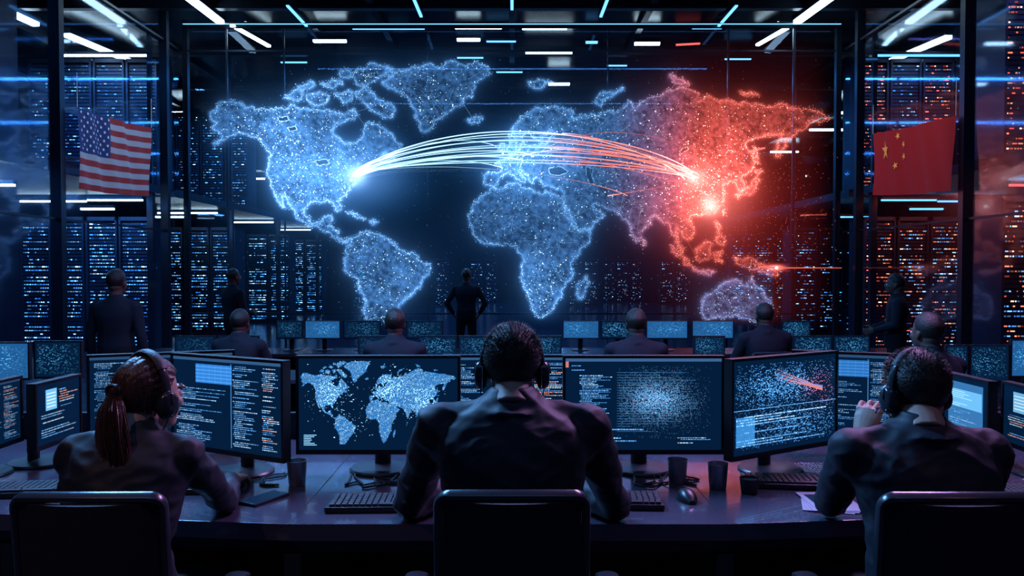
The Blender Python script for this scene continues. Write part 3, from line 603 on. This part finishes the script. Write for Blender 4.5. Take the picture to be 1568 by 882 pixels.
def mouse(x,y,rz,z=DZ):
    b=MB(); rings=[]
    for i in range(13):
        t=i/12; yy=-.055+.11*t; w=.031*math.sin(math.pi*min(.97,max(.03,t)))**.42; h=.036*math.sin(math.pi*min(.97,max(.05,t*.9+.03)))**.6
        rings.append([V((w*math.copysign(abs(math.cos(a))**.8,math.cos(a)),yy,max(0,h*math.sin(a)) if a<=math.pi+.01 else 0)) for a in [2*math.pi*k/20 for k in range(20)]])
    b.rings(rings,0); b.box((0,.028,.030),(.006,.018,.012),1)
    b.tube([(0,.055,.01),(.01,.12,.006),(-.03,.22,.005),(.04,.33,.005)],[.002]*4,6,1)
    o=b.build('computer_mouse',['bezel','metal']); o.location=(x,y,z+.001); o.rotation_euler=(0,0,rz)
mouse(.565,2.62,.1)
def cup(x,y,h=.085,r=.034,mat='steel',name='steel_tumbler'):
    b=MB(); b.lathe((0,0,0),[(.001,0),(r*.8,0),(r*.84,.004),(r,h-.003),(r*1.03,h),(r*.97,h),(r*.9,h-.01),(r*.78,.006),(.001,.006)],28)
    b.lathe((0,0,h*.85),[(.001,0),(r*.9,0),(r*.9,.001),(.001,.001)],20,1)
    o=b.build(name,[mat,'shoe']); o.location=(x,y,DZ+.001)
cup(-.742,2.80);cup(.575,2.82);cup(.700,2.76);cup(.79,2.70,.05,.032,'bezel','coffee_cup')
b=MB(); b.box((0,0,.004),(.075,.15,.008),0); b.box((0,0,.0085),(.068,.142,.001),1); o=b.build('smartphone',['metal','screen'],False,bevel=.002); o.location=(-.80,2.62,DZ+.001); o.rotation_euler.z=-.5
b=MB()
for i in range(4): b.box((.004*i,.003*i,.001+i*.0012),(.15,.21,.001),0,Matrix.Rotation(.1*i,3,'Z'))
b.box((0,.02,.0058),(.1,.12,.0006),1,Matrix.Rotation(.3,3,'Z'))
o=b.build('paper_notes',['paper','screen'],False); o.location=(1.0,2.58,DZ+.001); o.rotation_euler.z=-.3
b=MB(); r_=random.Random(3)
def cable(pts):
    pts=[V(p) for p in pts]; out=[]
    for i in range(len(pts)-1):
        p0=pts[max(i-1,0)];p1=pts[i];p2=pts[i+1];p3=pts[min(i+2,len(pts)-1)]
        for k in range(8):
            t=k/8; out.append(.5*((2*p1)+(p2-p0)*t+(2*p0-5*p1+4*p2-p3)*t*t+(3*p1-p0-3*p2+p3)*t**3))
    out.append(pts[-1]); b.tube(out,[.003]*len(out),6)
for x in (-.95,-.6,-.52,.42,.55,.95,1.2,-.9,.5,1.1,-.45):
    pts=[]
    for k in range(7): pts.append((x+r_.uniform(-.07,.07)+k*.012,2.95-.12*math.sin(k/6*3.14)-r_.uniform(0,.08)+.05*(k>4),DZ+.004))
    cable(pts)
b.build('desk_cables',['bezel'])
# ------------------------------------------------------------ chairs
def chair(name,x,y,rz,z=0,backw=.355,top=.945,seat=.44):
    b=MB()
    def rr(w,h,r,n=6):
        out=[]
        for cx,cz,a0 in ((w/2-r,h/2-r,0),(-w/2+r,h/2-r,90),(-w/2+r,-h/2+r,180),(w/2-r,-h/2+r,270)):
            for k in range(n+1):
                a=math.radians(a0+90*k/n); out.append((cx+r*math.cos(a),cz+r*math.sin(a)))
        return out
    H=top-.52; cz=(top+.52)/2
    def by(xx,zz): return -.20-.04*((zz-.52)/H)
    def curve(xx): return .045*(2*xx/backw)**2
    fr=rr(backw,H,.03)
    b.tube([(px,by(px,pz+cz)+curve(px),pz+cz) for px,pz in fr],[(.011,.016)]*len(fr),8,0,closed=True)
    N=14; inner=backw-.025; rings=[]
    for j in range(N+1):
        zz=cz-H/2+.012+(H-.024)*j/N; ring=[]
        for i in range(N+1): xx=-inner/2+inner*i/N; ring.append(V((xx,by(xx,zz)+curve(xx)-.007,zz)))
        for i in range(N,-1,-1): xx=-inner/2+inner*i/N; ring.append(V((xx,by(xx,zz)+curve(xx)+.010,zz)))
        rings.append(ring)
    b.rings(rings,1)
    b.tube([(0,-.235,.72),(0,-.25,.60),(0,-.22,.45),(0,-.08,seat-.06)],[(.02,.035)]*4,10,0)
    srings=[]
    for t,w in ((0,.36),(.02,.44),(.06,.47),(.085,.44),(.1,.36)):
        srings.append([V((px*w/.47,py*w/.47+.05,seat-.08+t)) for px,py in rr(.47,.46,.09)])
    b.rings(srings,1)
    for s in (-1,1):
        b.tube([(s*.18,.02,seat-.06),(s*.255,.0,seat-.03),(s*.262,-.02,.60),(s*.26,-.02,.635)],[(.014,.022)]*4,8,0)
        rg=[[V((s*.26+px*k,py*k-.01,.635+t)) for px,py in rr(.065,.25,.03)] for t,k in ((0,.85),(.008,1),(.022,1),(.03,.85))]
        b.rings(rg,0)
    b.tube([(0,0,.1),(0,0,.25),(0,0,.26),(0,0,seat-.07)],[.03,.03,.018,.018],14,2)
    for k in range(5):
        a=k*2*math.pi/5+.3; d=V((math.cos(a),math.sin(a),0))
        b.tube([V((0,0,.11)),d*.16+V((0,0,.10)),d*.29+V((0,0,.075))],[(.02,.025),(.016,.02),(.01,.014)],8,0)
        for s in (-1,1):
            q=V((-d.y,d.x,0))*s*.013+d*.29; rgs=[[q+V((-d.y,d.x,0))*o+d*.027*math.cos(t)+V((0,0,.0285+.027*math.sin(t))) for t in [2*math.pi*m/14 for m in range(14)]] for o in (-.008,.008)]
            b.rings(rgs,0)
    o=b.build(name,['chairf','chairp','steel']); o.location=(x,y,z+.001); o.rotation_euler.z=rz; return o
# ------------------------------------------------------------ people
def hand(mb,w,d,n,thumb,curl=.35,sc=1.08):
    d=d.normalized(); n=(n-d*n.dot(d)).normalized(); s=d.cross(n)*thumb
    w=V(w); L=.088*sc
    mb.tube([w-d*.06,w-d*.01,w+d*.03*sc,w+d*.06*sc,w+d*L],[(.018,.024),(.018,.026),(.017,.036),(.016,.041),(.012,.039)],16,0,up=n)
    mb.ell(w+d*L,(.01,.01,.01))
    for k,(off,l) in enumerate(((.031,.070),(.0105,.079),(-.0105,.073),(-.031,.057))):
        p=w+d*L*.93+s*off*sc*.98; a=.15; dirn=(d+s*off*4).normalized(); r=.0092
        for ph,fr in enumerate((.45,.31,.24)):
            a+=curl*(1.0 if ph else .6); q=p+(dirn*math.cos(a)-n*math.sin(a))*l*sc*fr*1.05; mb.cap(p,q,r*sc,(r-.0008)*sc,10); p=q; r-=.0008
    p=w+d*.022*sc+s*.026*sc-n*.004; q=p+(d*.62+s*.68-n*.35).normalized()*.042*sc; mb.cap(p,q,.0135*sc,.011*sc,10)
    q2=q+(d*.85+s*.3-n*.35).normalized()*.03*sc; mb.cap(q,q2,.0108*sc,.0098*sc,10); q3=q2+(d*.95+s*.05-n*.35).normalized()*.025*sc; mb.cap(q2,q3,.0098*sc,.0082*sc,10)
def person(name,J,yaw=0,headyaw=0,headpitch=0,g_=1.,vox=.009,hair='short',skin='skin',shirt='shirt',phones=False,mic=False,female=False,handcfg=None,strands=0,detail=True,hsc=1.):
    base=V(J['pel']); par=empty(name,V((base.x,base.y,J['floor'])))
    lat=V((math.cos(yaw),math.sin(yaw),0)); fw=V((-math.sin(yaw),math.cos(yaw),0))
    B=MB(); segs=[]
    def seg(p,q,r1,r2,lab): segs.append((np.array(p),np.array(q),r1,r2,lab))
    pel=V(J['pel']);nk=V(J['nk']);wa=V(J.get('wa',pel*.62+nk*.38)); ch=V(J.get('ch',pel*.3+nk*.7+fw*-.015))
    def spine(t):
        if t<=.38: return pel+(wa-pel)*(t/.38)
        if t<=.7: return wa+(ch-wa)*((t-.38)/.32)
        return ch+(nk-ch)*((t-.7)/.3)
    if female: prof=[(-.16,.12,.09),(-.05,.17,.12),(.08,.172,.12),(.22,.15,.105),(.38,.128,.095),(.55,.145,.11),(.70,.16,.115),(.82,.165,.10),(.89,.15,.085),(.94,.11,.07),(.985,.066,.06),(1.03,.05,.052)]
    else: prof=[(-.16,.12,.09),(-.05,.17,.12),(.1,.172,.125),(.25,.162,.118),(.40,.160,.115),(.55,.175,.122),(.70,.192,.125),(.80,.198,.118),(.87,.185,.105),(.925,.145,.09),(.97,.095,.078),(1.02,.066,.066),(1.05,.055,.056)]
    rings=[]
    for t,rx,ry in prof:
        c=spine(t); rx*=g_;ry*=g_
        rings.append([c+lat*rx*math.copysign(abs(math.cos(a))**.85,math.cos(a))+fw*ry*math.copysign(abs(math.sin(a))**.85,math.sin(a)) for a in [2*math.pi*k/28 for k in range(28)]])
    B.rings(rings)
    seg(spine(.15),spine(.95),.14*g_,.1*g_,0); seg(spine(-.2),spine(.06),.15*g_,.16*g_,1)
    sd=J.get('seated',True)
    for s in 'LR':
        k=-1 if s=='L' else 1
        sh=V(J['sh'+s]);el=V(J['el'+s]);wr=V(J['wr'+s])
        q=(.85 if female else 1)*g_
        B.cap(nk+fw*-.01+V((0,0,-.055))+lat*k*.05,sh+V((0,0,.012)),.05*q,.052*q); B.ell(sh,(.066*q,.066*q,.066*q))
        B.cap(spine(.72)+lat*k*.09*q,sh+V((0,0,-.02)),.09*q,.055*q)
        mid=sh+(el-sh)*.4; B.cap(sh,mid,.062*q,.058*q); B.cap(mid,el,.058*q,.047*q)
        m2=el+(wr-el)*.35; B.cap(el,m2,.048*q,.048*q); B.cap(m2,wr+(el-wr)*.07,.048*q,.034*q); B.tube([wr+(el-wr)*.16,wr+(el-wr)*.02],[.037*q,.036*q],16)
        seg(sh,el,.06,.05,0); seg(el,wr,.05,.036,0)
        hp=V(J['hip'+s]);kn=V(J['kn'+s]);an=V(J['an'+s]);to=V(J['to'+s])
        B.cap(hp,hp+(kn-hp)*.5,.088*g_,.08*g_);B.cap(hp+(kn-hp)*.5,kn,.08*g_,.062*g_);B.cap(kn,kn+(an-kn)*.35,.062*g_,.06*g_);B.cap(kn+(an-kn)*.35,an,.06*g_,.05*g_)
        seg(hp,kn,.09,.062,1);seg(kn,an,.062,.05,1)
        fl=J['floor']; d=(to-an); d.z=0; d.normalize(); a0=V((an.x,an.y,fl+.045))
        B.cap(a0-d*.04,a0+d*.07,.042,.04); B.cap(a0+d*.07,a0+d*.17-V((0,0,.012)),.04,.03); seg(a0-d*.06,a0+d*.18,.045,.035,3)
        B.cap(an,a0,.045,.04)
    hd=V(J['hd']); nd=(hd-nk).normalized(); c0=nk; q=.85 if female else 1
    cr=[]
    for t,r in ((-.045,.088),(-.02,.076),(.008,.067),(.024,.063)):
        cc=c0+nd*t; cr.append([cc+lat*r*q*math.cos(a)+fw*(r*q)*math.sin(a)-V((0,0,1))*.022*max(0,math.sin(a)) for a in [2*math.pi*k/24 for k in range(24)]])
    B.rings(cr); seg(c0-nd*.04,c0+nd*.02,.07,.06,0)
    def lab(c):
        best=np.full(len(c),1e9); L_=np.zeros(len(c),int)
        for p,q_,r1,r2,l in segs:
            d=q_-p; t=np.clip(((c-p)@d)/max(d@d,1e-9),0,1); dist=np.linalg.norm(c-(p+t[:,None]*d),axis=1)-(r1+(r2-r1)*t)
            m=dist<best; best[m]=dist[m]; L_[m]=l
        return np.where(L_==3,2,L_)
    def disp(p):
        v=V(p); n1=noise.noise(V((v.x*5+v.z*3,v.y*7,v.z*13+v.x*6))); n2=noise.noise(V((v.x*16+v.z*9,v.y*18,v.z*26-v.x*12)))
        return (1-abs(n1)*2.6)*.0058+ (1-abs(n2)*2.4)*.0024-.004
    remesh(B,'body',[shirt,'pants','shoe'],vox,5,lab,par,disp if detail else None)
    hc=handcfg or {}
    for s in 'LR':
        H=MB(); wr=V(J['wr'+s]);el=V(J['el'+s]); k=1 if s=='R' else -1
        cfg=hc.get(s,{}); d=V(cfg.get('d',(wr-el).normalized()*.7+fw*.3 if sd else (wr-el))); n=V(cfg.get('n',(0,0,1) if sd else lat*k))
        dd=d.normalized(); nn=(n-dd*n.dot(dd)).normalized(); sv=dd.cross(nn); want=V(cfg.get('t',(-lat*k if sd else fw))); th=1 if sv.dot(want)>0 else -1
        hand(H,wr,d,n,th,cfg.get('c',.3),.95 if female else 1.05)
        remesh(H,'hand_'+s.lower(),[skin],.003 if detail else .006,2 if detail else 1,None,par)
    hr=Euler((headpitch,0,headyaw),'XYZ').to_matrix()
    hs=(.96 if female else 1.0)*hsc
    Mx=lambda p: hd+hr@V(p)
    Mh=lambda p: hd+hr@(V(p)*hsc)
    Hh=MB()
    def E(c,r,R=None): Hh.ell(Mx(V(c)*hs),[a*hs for a in r],hr@(R or Matrix.Identity(3)),24,16)
    E((0,-.012,.028),(.074,.096,.092)); E((0,.03,-.02),(.064,.066,.085)); E((0,.045,-.078),(.043,.042,.03)); E((0,-.035,-.03),(.060,.060,.05))
    E((0,.094,.022),(.05,.012,.010)); E((0,.102,-.018),(.011,.016,.012)); Hh.cap(Mx(V((0,.092,.015))*hs),Mx(V((0,.106,-.016))*hs),.007,.010)
    for s in (-1,1):
        E((s*.012,.094,-.024),(.008,.010,.007)); E((s*.038,.066,-.02),(.022,.022,.018))
        E((s*.077,-.006,-.008),(.007,.019,.030),Matrix.Rotation(s*.35,3,'Z')); E((s*.080,-.018,.004),(.006,.010,.02),Matrix.Rotation(s*.35,3,'Z')); E((s*.074,-.002,-.03),(.007,.009,.012))
    E((0,.088,-.052),(.023,.010,.006)); E((0,.086,-.062),(.020,.010,.007))
    nb=.05 if female else .056
    Hh.tube([nk-nd*.05,nk,nk*.45+Mx((0,-.02,-.05))*.55,Mx((0,-.015,-.03))],[nb*1.1,nb,nb*.97,nb],20)
    remesh(Hh,'head',[skin],.0045 if detail else .009,3 if detail else 1,None,par)
    Ey=MB()
    for s in (-1,1): Ey.ell(Mx(V((s*.031,.080,.004))*hs),(.0125,)*3,None,16,10,0); Ey.ell(Mx(V((s*.031,.0895,.004))*hs),(.0055,.004,.0055),hr,12,8,1)
    Ey.ell(Mx(V((0,.0955,-.057))*hs),(.020*hs,.0045,.0045),hr,16,8,2)
    for s in (-1,1): Ey.tube([Mx(V((s*.015,.092,.026))*hs),Mx(V((s*.032,.092,.031))*hs),Mx(V((s*.048,.080,.027))*hs)],[.003,.0035,.002],6,3)
    hm='hairr' if hair=='pony' else 'hair'
    Ey.build('face_details',['eye','iris','lips',hm],True,par)
    Hb=MB(); seg_,rg=72,48; vs=[]
    def hline(front):
        if hair=='pony' and front<-.02: return -.07
        return .052 if front>.045 else (-.002+front*1.2 if front>-.02 else (-.050 if front<-.05 else -.026-(-.02-front)*.8))
    for i in range(rg+1):
        a=math.pi*i/rg
        for k in range(seg_):
            t=2*math.pi*k/seg_; d=V((math.sin(a)*math.cos(t),math.sin(a)*math.sin(t),math.cos(a)))
            p=V((d.x*.075,d.y*.097,d.z*.094))+V((0,-.012,.028))
            line=hline(p.y)
            m=max(0,min(1,(p.z-line)/.02))
            th=.0015+.012*max(0,min(1,(p.z-line-.02)/.08))+.004*max(0,p.z-.08)/.04
            if hair=='pony': th=.009
            tex=.0012*noise.noise(V((p.x*90,p.y*80,p.z*80)))+.0012*noise.noise(p*30) if hair!='pony' else .0018*math.sin(math.atan2(p.x,p.z+.02)*38+p.y*8)
            off=(-.012)*(1-m)+(th+tex*1.2)*m
            nrm=V((p.x/.075**2,(p.y+.012)/.097**2,(p.z-.028)/.094**2)).normalized()
            vs.append(Mx((p+nrm*off)*hs))
    fs=[(i*seg_+k,i*seg_+(k+1)%seg_,(i+1)*seg_+(k+1)%seg_,(i+1)*seg_+k) for i in range(rg) for k in range(seg_)]
    Hb.add(vs,fs)
    rr_=random.Random(5)
    for i in range(strands):
        z=rr_.uniform(-.5,1); t=rr_.uniform(0,2*math.pi); q=math.sqrt(1-z*z); d=V((q*math.cos(t),q*math.sin(t),z)); p=V((d.x*.076,d.y*.098,d.z*.096))+V((0,-.012,.028))
        if p.z<hline(p.y)+.012: continue
        nrm=d; l=.004+.017*max(0,min(1,(p.z+.0)/.09)); fl=(V((rr_.uniform(-.6,.6),rr_.uniform(-.6,.6),rr_.uniform(-.5,.2)))+V((0,.35,-.1)))
        p=p+nrm*(.001+.007*max(0,min(1,(p.z-.0)/.08))); e=p+(nrm*.9+fl*.7).normalized()*l; sd_=nrm.cross(fl).normalized()*.0009
        Hb.add([Mx((p-sd_)*hs),Mx((p+sd_)*hs),Mx(e*hs)],[(0,1,2)])
    if hair=='pony':
        tie=V((0,-.112,.03))
        Hb.ell(Mx(tie*hs),(.024,.022,.024),hr)
        for i in range(800):
            a=rr_.uniform(0,6.28); r=rr_.random()**.5; ox,oy=math.cos(a)*r,math.sin(a)*r; pts=[]; rad=[]
            L_=.37*(.72+.1*math.cos(a*3)+.33*rr_.random())
            for k in range(9):
                t=k/8; wdt=(.014+.048*math.sin(min(1,t*1.15)*2.2))*(1-.4*t**3)
                y=tie.y-.045*math.sin(min(1,t*2.2)*1.57)+.012*t+oy*wdt*.6; z=tie.z+.012*math.sin(t*6)*(t<.3)-L_*t**1.15
                x=ox*wdt+.006*math.sin(t*5+a)+.004*math.sin(t*13+a*5)+.075*t
                pts.append(Mx(V((x,y,z))*hs)); rad.append(.0016*(1-.75*t)+.0003)
            Hb.tube(pts,rad,4)
        Hb.tube([Mx((V((0,-.128,.034))+V((math.cos(a)*.018,math.cos(a)*.004,math.sin(a)*.018)))*hs) for a in [2*math.pi*k/16 for k in range(16)]],[.005]*16,8,1,closed=True)
        for i in range(60):
            a=rr_.uniform(-1.4,1.4); p=V((math.sin(a)*.085,rr_.uniform(-.09,.02),.02+math.cos(a)*.07)); e=p+V((rr_.uniform(-.02,.02),-.02,-.05-rr_.random()*.04)); Hb.tube([Mx(p),Mx((p+e)/2+V((0,-.01,0))),Mx(e)],[.0006]*3,3)
    Hb.build('hair',[hm,'pad'],True,par)
    if phones:
        Q=MB(); n=25; pts=[]
        for i in range(n):
            a=math.pi*i/(n-1); pts.append(Mh(V((.092*math.cos(a),-.012,.012+.124*math.sin(a)))))
        Q.tube(pts,[(.005,.013)]*n,10,0,up=hr@V((1,0,0)))
        Q.tube(pts[5:-5],[(.008,.016)]*(n-10),10,1,up=(pts[5]-hd))
        for s in (-1,1):
            cx=s*.092; rg=[]
            for dx,r in ((-.018,.026),(-.014,.036),(-.006,.040),(-.004,.037),(.004,.038),(.013,.034),(.018,.025),(.019,.010)):
                rg.append([Mh(V((cx+s*dx,-.010+r*.9*math.cos(t),-.014+r*1.08*math.sin(t)))) for t in [2*math.pi*m/24 for m in range(24)]])
            Q.rings(rg[:3],1); Q.rings(rg[3:],0)
            Q.tube([Mh(V((s*.092,-.012,.012))),Mh(V((s*.107,-.010,.018))),Mh(V((s*.112,-.008,-.01)))],[.004]*3,8,2)
        if mic:
            Q.tube([Mh(V((-.105,-.005,-.03))),Mh(V((-.10,.04,-.06))),Mh(V((-.06,.095,-.07))),Mh(V((-.035,.115,-.065)))],[.0028]*4,8,0); Q.ell(Mh(V((-.033,.116,-.064))),(.009,.007,.007),None,12,8,1)
        for s in (-1,1): Q.tube([Mh(V((s*.095,-.008,-.05))),Mh(V((s*.085,-.03,-.10))),Mh(V((s*.07,-.02,-.17))),Mh(V((s*.09,.05,-.24)))],[.0016]*4,5,0)
        Q.build('headphones',['phones','pad','metal'],True,par)
    return par
def fg(x,yy,shx,top,elL,elR,wrL,wrR,hy=2.27,hx=None,hsc=.94):
    hx=x if hx is None else hx
    hd=(hx,hy,top-.130*hsc)
    nk=(x*.7+hx*.3,yy+.035,top-.186)
    shz=top-.272
    return dict(floor=.0,pel=(x,yy-.04,.545),nk=nk,hd=hd,wa=(x,yy-.035,.74),ch=(x*.9+hx*.1,yy,shz-.075),
        shL=(x-shx,yy+.03,shz),shR=(x+shx,yy+.03,shz),elL=elL,elR=elR,wrL=wrL,wrR=wrR,
        hipL=(x-.09,yy,.545),hipR=(x+.09,yy,.545),knL=(x-.15,yy+.45,.53),knR=(x+.15,yy+.45,.53),anL=(x-.15,yy+.47,.1),anR=(x+.15,yy+.47,.1),toL=(x-.17,yy+.7,.05),toR=(x+.17,yy+.7,.05))
J=fg(0.0,2.17,.200,1.338,(-.305,2.40,.80),(.305,2.40,.80),(-.17,2.62,.795),(.17,2.62,.795),hx=0.0)
person('seated_man',J,hair='short',phones=True,vox=.007,strands=11000,g_=1.04,hsc=.94)
chair('office_chair',0,2.13,0,top=.96)
J=fg(-1.05,2.20,.150,1.258,(-1.29,2.40,.79),(-.875,2.47,.79),(-1.22,2.62,.79),(-.935,2.70,.795),hx=-1.02,hy=2.29)
person('seated_woman',J,headyaw=-.5,hair='pony',phones=True,vox=.007,female=True,handcfg={'R':dict(d=(-.1,1,-.12),c=.28)},hsc=.95)
mouse(-.945,2.80,.1)
chair('office_chair',-1.01,2.13,.0,top=.955)
J=fg(1.12,2.20,.185,1.266,(.955,2.43,.80),(1.40,2.42,.80),(1.065,2.47,.985),(1.36,2.65,.79),hx=1.135,hy=2.30)
person('seated_man',J,headyaw=.22,hair='short',phones=True,mic=True,vox=.007,strands=9000,handcfg={'L':dict(d=(.35,.25,.9),n=(-.7,-.7,.2),t=(.3,-.2,1),c=.75)},hsc=.93)
chair('office_chair',1.06,2.13,-.0,top=.955)
def seated_bg(x,y,z,yaw=0,s=1.):
    def T(p): 
        c,sn=math.cos(yaw),math.sin(yaw); return (x+(p[0]*c-p[1]*sn)*s,y+(p[0]*sn+p[1]*c)*s,z+p[2]*s)
    return dict(floor=z,pel=T((0,-.02,.56)),nk=T((0,.0,1.18)),hd=T((0,.04,1.275)),shL=T((-.19,0,1.08)),shR=T((.19,0,1.08)),elL=T((-.27,.14,.80)),elR=T((.27,.14,.80)),wrL=T((-.17,.37,.775)),wrR=T((.17,.37,.775)),
      hipL=T((-.09,0,.54)),hipR=T((.09,0,.54)),knL=T((-.13,.43,.53)),knR=T((.13,.43,.53)),anL=T((-.13,.43,.1)),anR=T((.13,.43,.1)),toL=T((-.13,.7,0)),toR=T((.13,.7,0)))
def stand_bg(x,y,z,yaw,h,pose='down'):
    s=h/1.75
    def T(p):
        c,sn=math.cos(yaw),math.sin(yaw); return (x+(p[0]*c-p[1]*sn)*s,y+(p[0]*sn+p[1]*c)*s,z+p[2]*s)
    if pose=='akimbo': arms=[(-.33,-.04,1.17),(.33,-.04,1.17),(-.22,.05,.98),(.22,.05,.98)]
    elif pose=='front': arms=[(-.25,.02,1.15),(.25,.02,1.15),(-.13,.24,1.08),(.13,.24,1.10)]
    else: arms=[(-.25,-.02,1.14),(.25,-.02,1.14),(-.26,.04,.89),(.26,.04,.89)]
    return dict(floor=z,seated=False,pel=T((0,0,.93)),nk=T((0,-.01,1.50)),hd=T((0,.015,1.625)),shL=T((-.19,-.01,1.40)),shR=T((.19,-.01,1.40)),elL=T(arms[0]),elR=T(arms[1]),wrL=T(arms[2]),wrR=T(arms[3]),
      hipL=T((-.09,0,.90)),hipR=T((.09,0,.90)),knL=T((-.11,.01,.5)),knR=T((.11,.01,.5)),anL=T((-.13,-.02,.09)),anR=T((.13,-.02,.09)),toL=T((-.16,.2,0)),toR=T((.16,.2,0)))
def bgp(J,yaw,nm,**k): person(nm,J,yaw=yaw,headyaw=yaw+k.pop('hy',0),vox=.013,detail=False,shirt=k.pop('shirt','shirt2'),skin='skin2',**k)
bgp(stand_bg(bx(178,7.6),7.6,FB,-.1,1.76),-.1,'standing_man')
bgp(stand_bg(bx(357,12),12,FB,-.7,1.76,'front'),-.7,'standing_man')
bgp(stand_bg(bx(714,14.0),14.0,FB,0,1.76,'akimbo'),0,'standing_man')
bgp(stand_bg(bx(1372,9.6),9.6,FB,1.2,1.70,'front'),1.2,'standing_man')
for px,y,s,yaw in [(604,6.6,1.03,0),(975,6.6,1.03,0),(1173,7.7,1.03,.1),(365,7.3,1.0,-.1),(1428,5.1,1.07,.35)]:
    J=seated_bg(bx(px,y),y,FB,yaw,s); bgp(J,yaw,'seated_man')
    chair('office_chair',bx(px,y),y-.06,yaw,FB,top=1.0,backw=.44)
# ------------------------------------------------------------ back rows
def rowdesk(x0,x1,y,z=.45,d=.75):
    b=MB(); b.box(((x0+x1)/2,y,z-.02),(x1-x0,d,.04),0); b.box(((x0+x1)/2,y+d/2-.05,(z+FB)/2-.02),(x1-x0-.1,.03,z-FB-.05),1)
    n=max(2,int((x1-x0)/1.6)+1)
    for i in range(n): xx=x0+.06+(x1-x0-.12)*i/(n-1); b.box((xx,y,(z+FB)/2-.02),(.04,d-.1,z-FB-.04),1)
    b.build('workstation_desk',['desk','deskside'],False,bevel=.004,center=True)
rowdesk(-3.4,-1.5,8.0); rowdesk(-1.45,-.1,7.3) ; rowdesk(.1,1.75,7.3); rowdesk(1.85,3.9,8.4); rowdesk(-4.6,5.2,10.3)
rowdesk(-3.4,-2.15,4.85,.47); rowdesk(2.2,3.6,5.85,.47)
def pm(x1,x2,yt,yb,Y,kind='small',desk=.45,br=.8,rot=0,base='screen'):
    a=P(x1,yt,Y);c=P(x2,yb,Y); monitor((a.x,Y-rot),(c.x,Y+rot),c.z,a.z,kind,desk,br=br,base=base,bez=.008,deep=.025)
for x1,x2 in [(423,464),(467,521),(526,583),(622,678),(862,917),(920,975),(990,1053),(1060,1123),(1197,1241)]:
    pm(x1,x2,491,519,10.3,br=.6 if x1 in(526,622,423) else 1.3,base='screenb' if x1 in(467,862,990,1060) else 'screen')
for x1,x2,Y in [(268,330,8.0),(333,397,8.0),(640,700,7.3),(702,756,7.3),(818,860,7.3),(1062,1110,7.3) ,(1214,1274,8.4),(1276,1332,8.4),(548,600,7.3)]:
    pm(x1,x2,514,546,Y,br=1.0 if x1>600 else .3)
pm(-25,46,524,582,4.9,'small',.47,1.4,base='screenb'); pm(52,126,522,580,5.0,'small',.47,.7)
pm(1448,1482,528,585,5.9,'small',.47,.9); pm(1485,1545,528,585,5.9,'small',.47,.7); pm(1548,1620,520,578,5.9,'small',.47,1.3,base='screenb')
chair('office_chair',bx(1168,6.5),6.3,0,FB,top=1.08,backw=.5); chair('office_chair',bx(228,6.4),6.4,.2,FB,top=1.06,backw=.48)
# ------------------------------------------------------------ lights
def area(name,loc,tgt,col,e,sx,sy=None):
    l=bpy.data.lights.new(name,'AREA'); l.energy=e; l.color=col; l.shape='RECTANGLE'; l.size=sx; l.size_y=sy or sx
    o=bpy.data.objects.new(name,l); scene.collection.objects.link(o); o.location=loc; o.rotation_euler=(V(tgt)-V(loc)).to_track_quat('-Z','Y').to_euler(); return o
def spot(name,loc,tgt,col,e,ang=50):
    l=bpy.data.lights.new(name,'SPOT'); l.energy=e; l.color=col; l.spot_size=math.radians(ang); l.spot_blend=.6; l.shadow_soft_size=.06
    o=bpy.data.objects.new(name,l); scene.collection.objects.link(o); o.location=loc; o.rotation_euler=(V(tgt)-V(loc)).to_track_quat('-Z','Y').to_euler(); return o
area('added_rim_light',(-2.4,5.2,4.6),(-.3,2.3,1),(.16,.45,1),430,1.8,.4)  # unseen area lights added above the frame to rim the operators
area('added_rim_light',(2.4,5.2,4.6),(.5,2.3,1),(.58,.30,.80),260,1.8,.4)
area('added_front_fill',(0,.7,5.6),(0,2.4,.5),(.20,.42,1),17,4,.6)  # unseen fill light added so the operators' backs show
spot('added_warm_spot',(-2.2,.6,4.2),(-1.05,2.25,1.05),(1,.55,.45),48,26)  # unseen warm spot added for the woman's hair and skin
spot('unseen_spot_red',(2.8,1.0,4.4),(1.2,2.4,.9),(1,.35,.4),16,34)  # unseen red spot aimed at the right operator, no fixture modelled
for y,e in ((9,60),(13,50)): area('added_hall_fill',(0,y,6.1),(0,y,0),(.10,.38,1),e,9,.12)  # thin area lights added under the ceiling as blue fill
for sx,col,e in ((-1,(.07,.38,1),210),(1,(.22,.20,.55),85)):
    for y in (11.5,16,20,25): area('added_hall_fill',(sx*8.9,y,5.95),(sx*8.9,y,0),col,e/2,2.4,.12)  # side hall fill, added to brighten the racks
    for y in (12,16.8): area('added_hall_fill',(sx*8.6,y-1,2.85),(sx*8.6,y+.2,0),col if sx<0 else (1,.15,.08),e*.25,2.4,.1)
for y in (20,26,33,40): area('added_hall_fill',(0,y,6.1),(0,y,0),(.05,.32,1),190,10,.12)  # back hall fill, added to lift the dark background
spot('added_flag_spot',(-4.0,12.0,6.1),(-6.3,13.2,3.3),(.55,.72,1),200,55)  # unseen spots added above the frame to brighten the flags
spot('added_flag_spot',(4.0,12.0,6.1),(6.3,13.2,3.3),(1,.55,.5),150,55)
w=bpy.data.worlds.new('world'); scene.world=w; w.use_nodes=True; w.node_tree.nodes['Background'].inputs[0].default_value=(.02,.06,.16,1); w.node_tree.nodes['Background'].inputs[1].default_value=.15
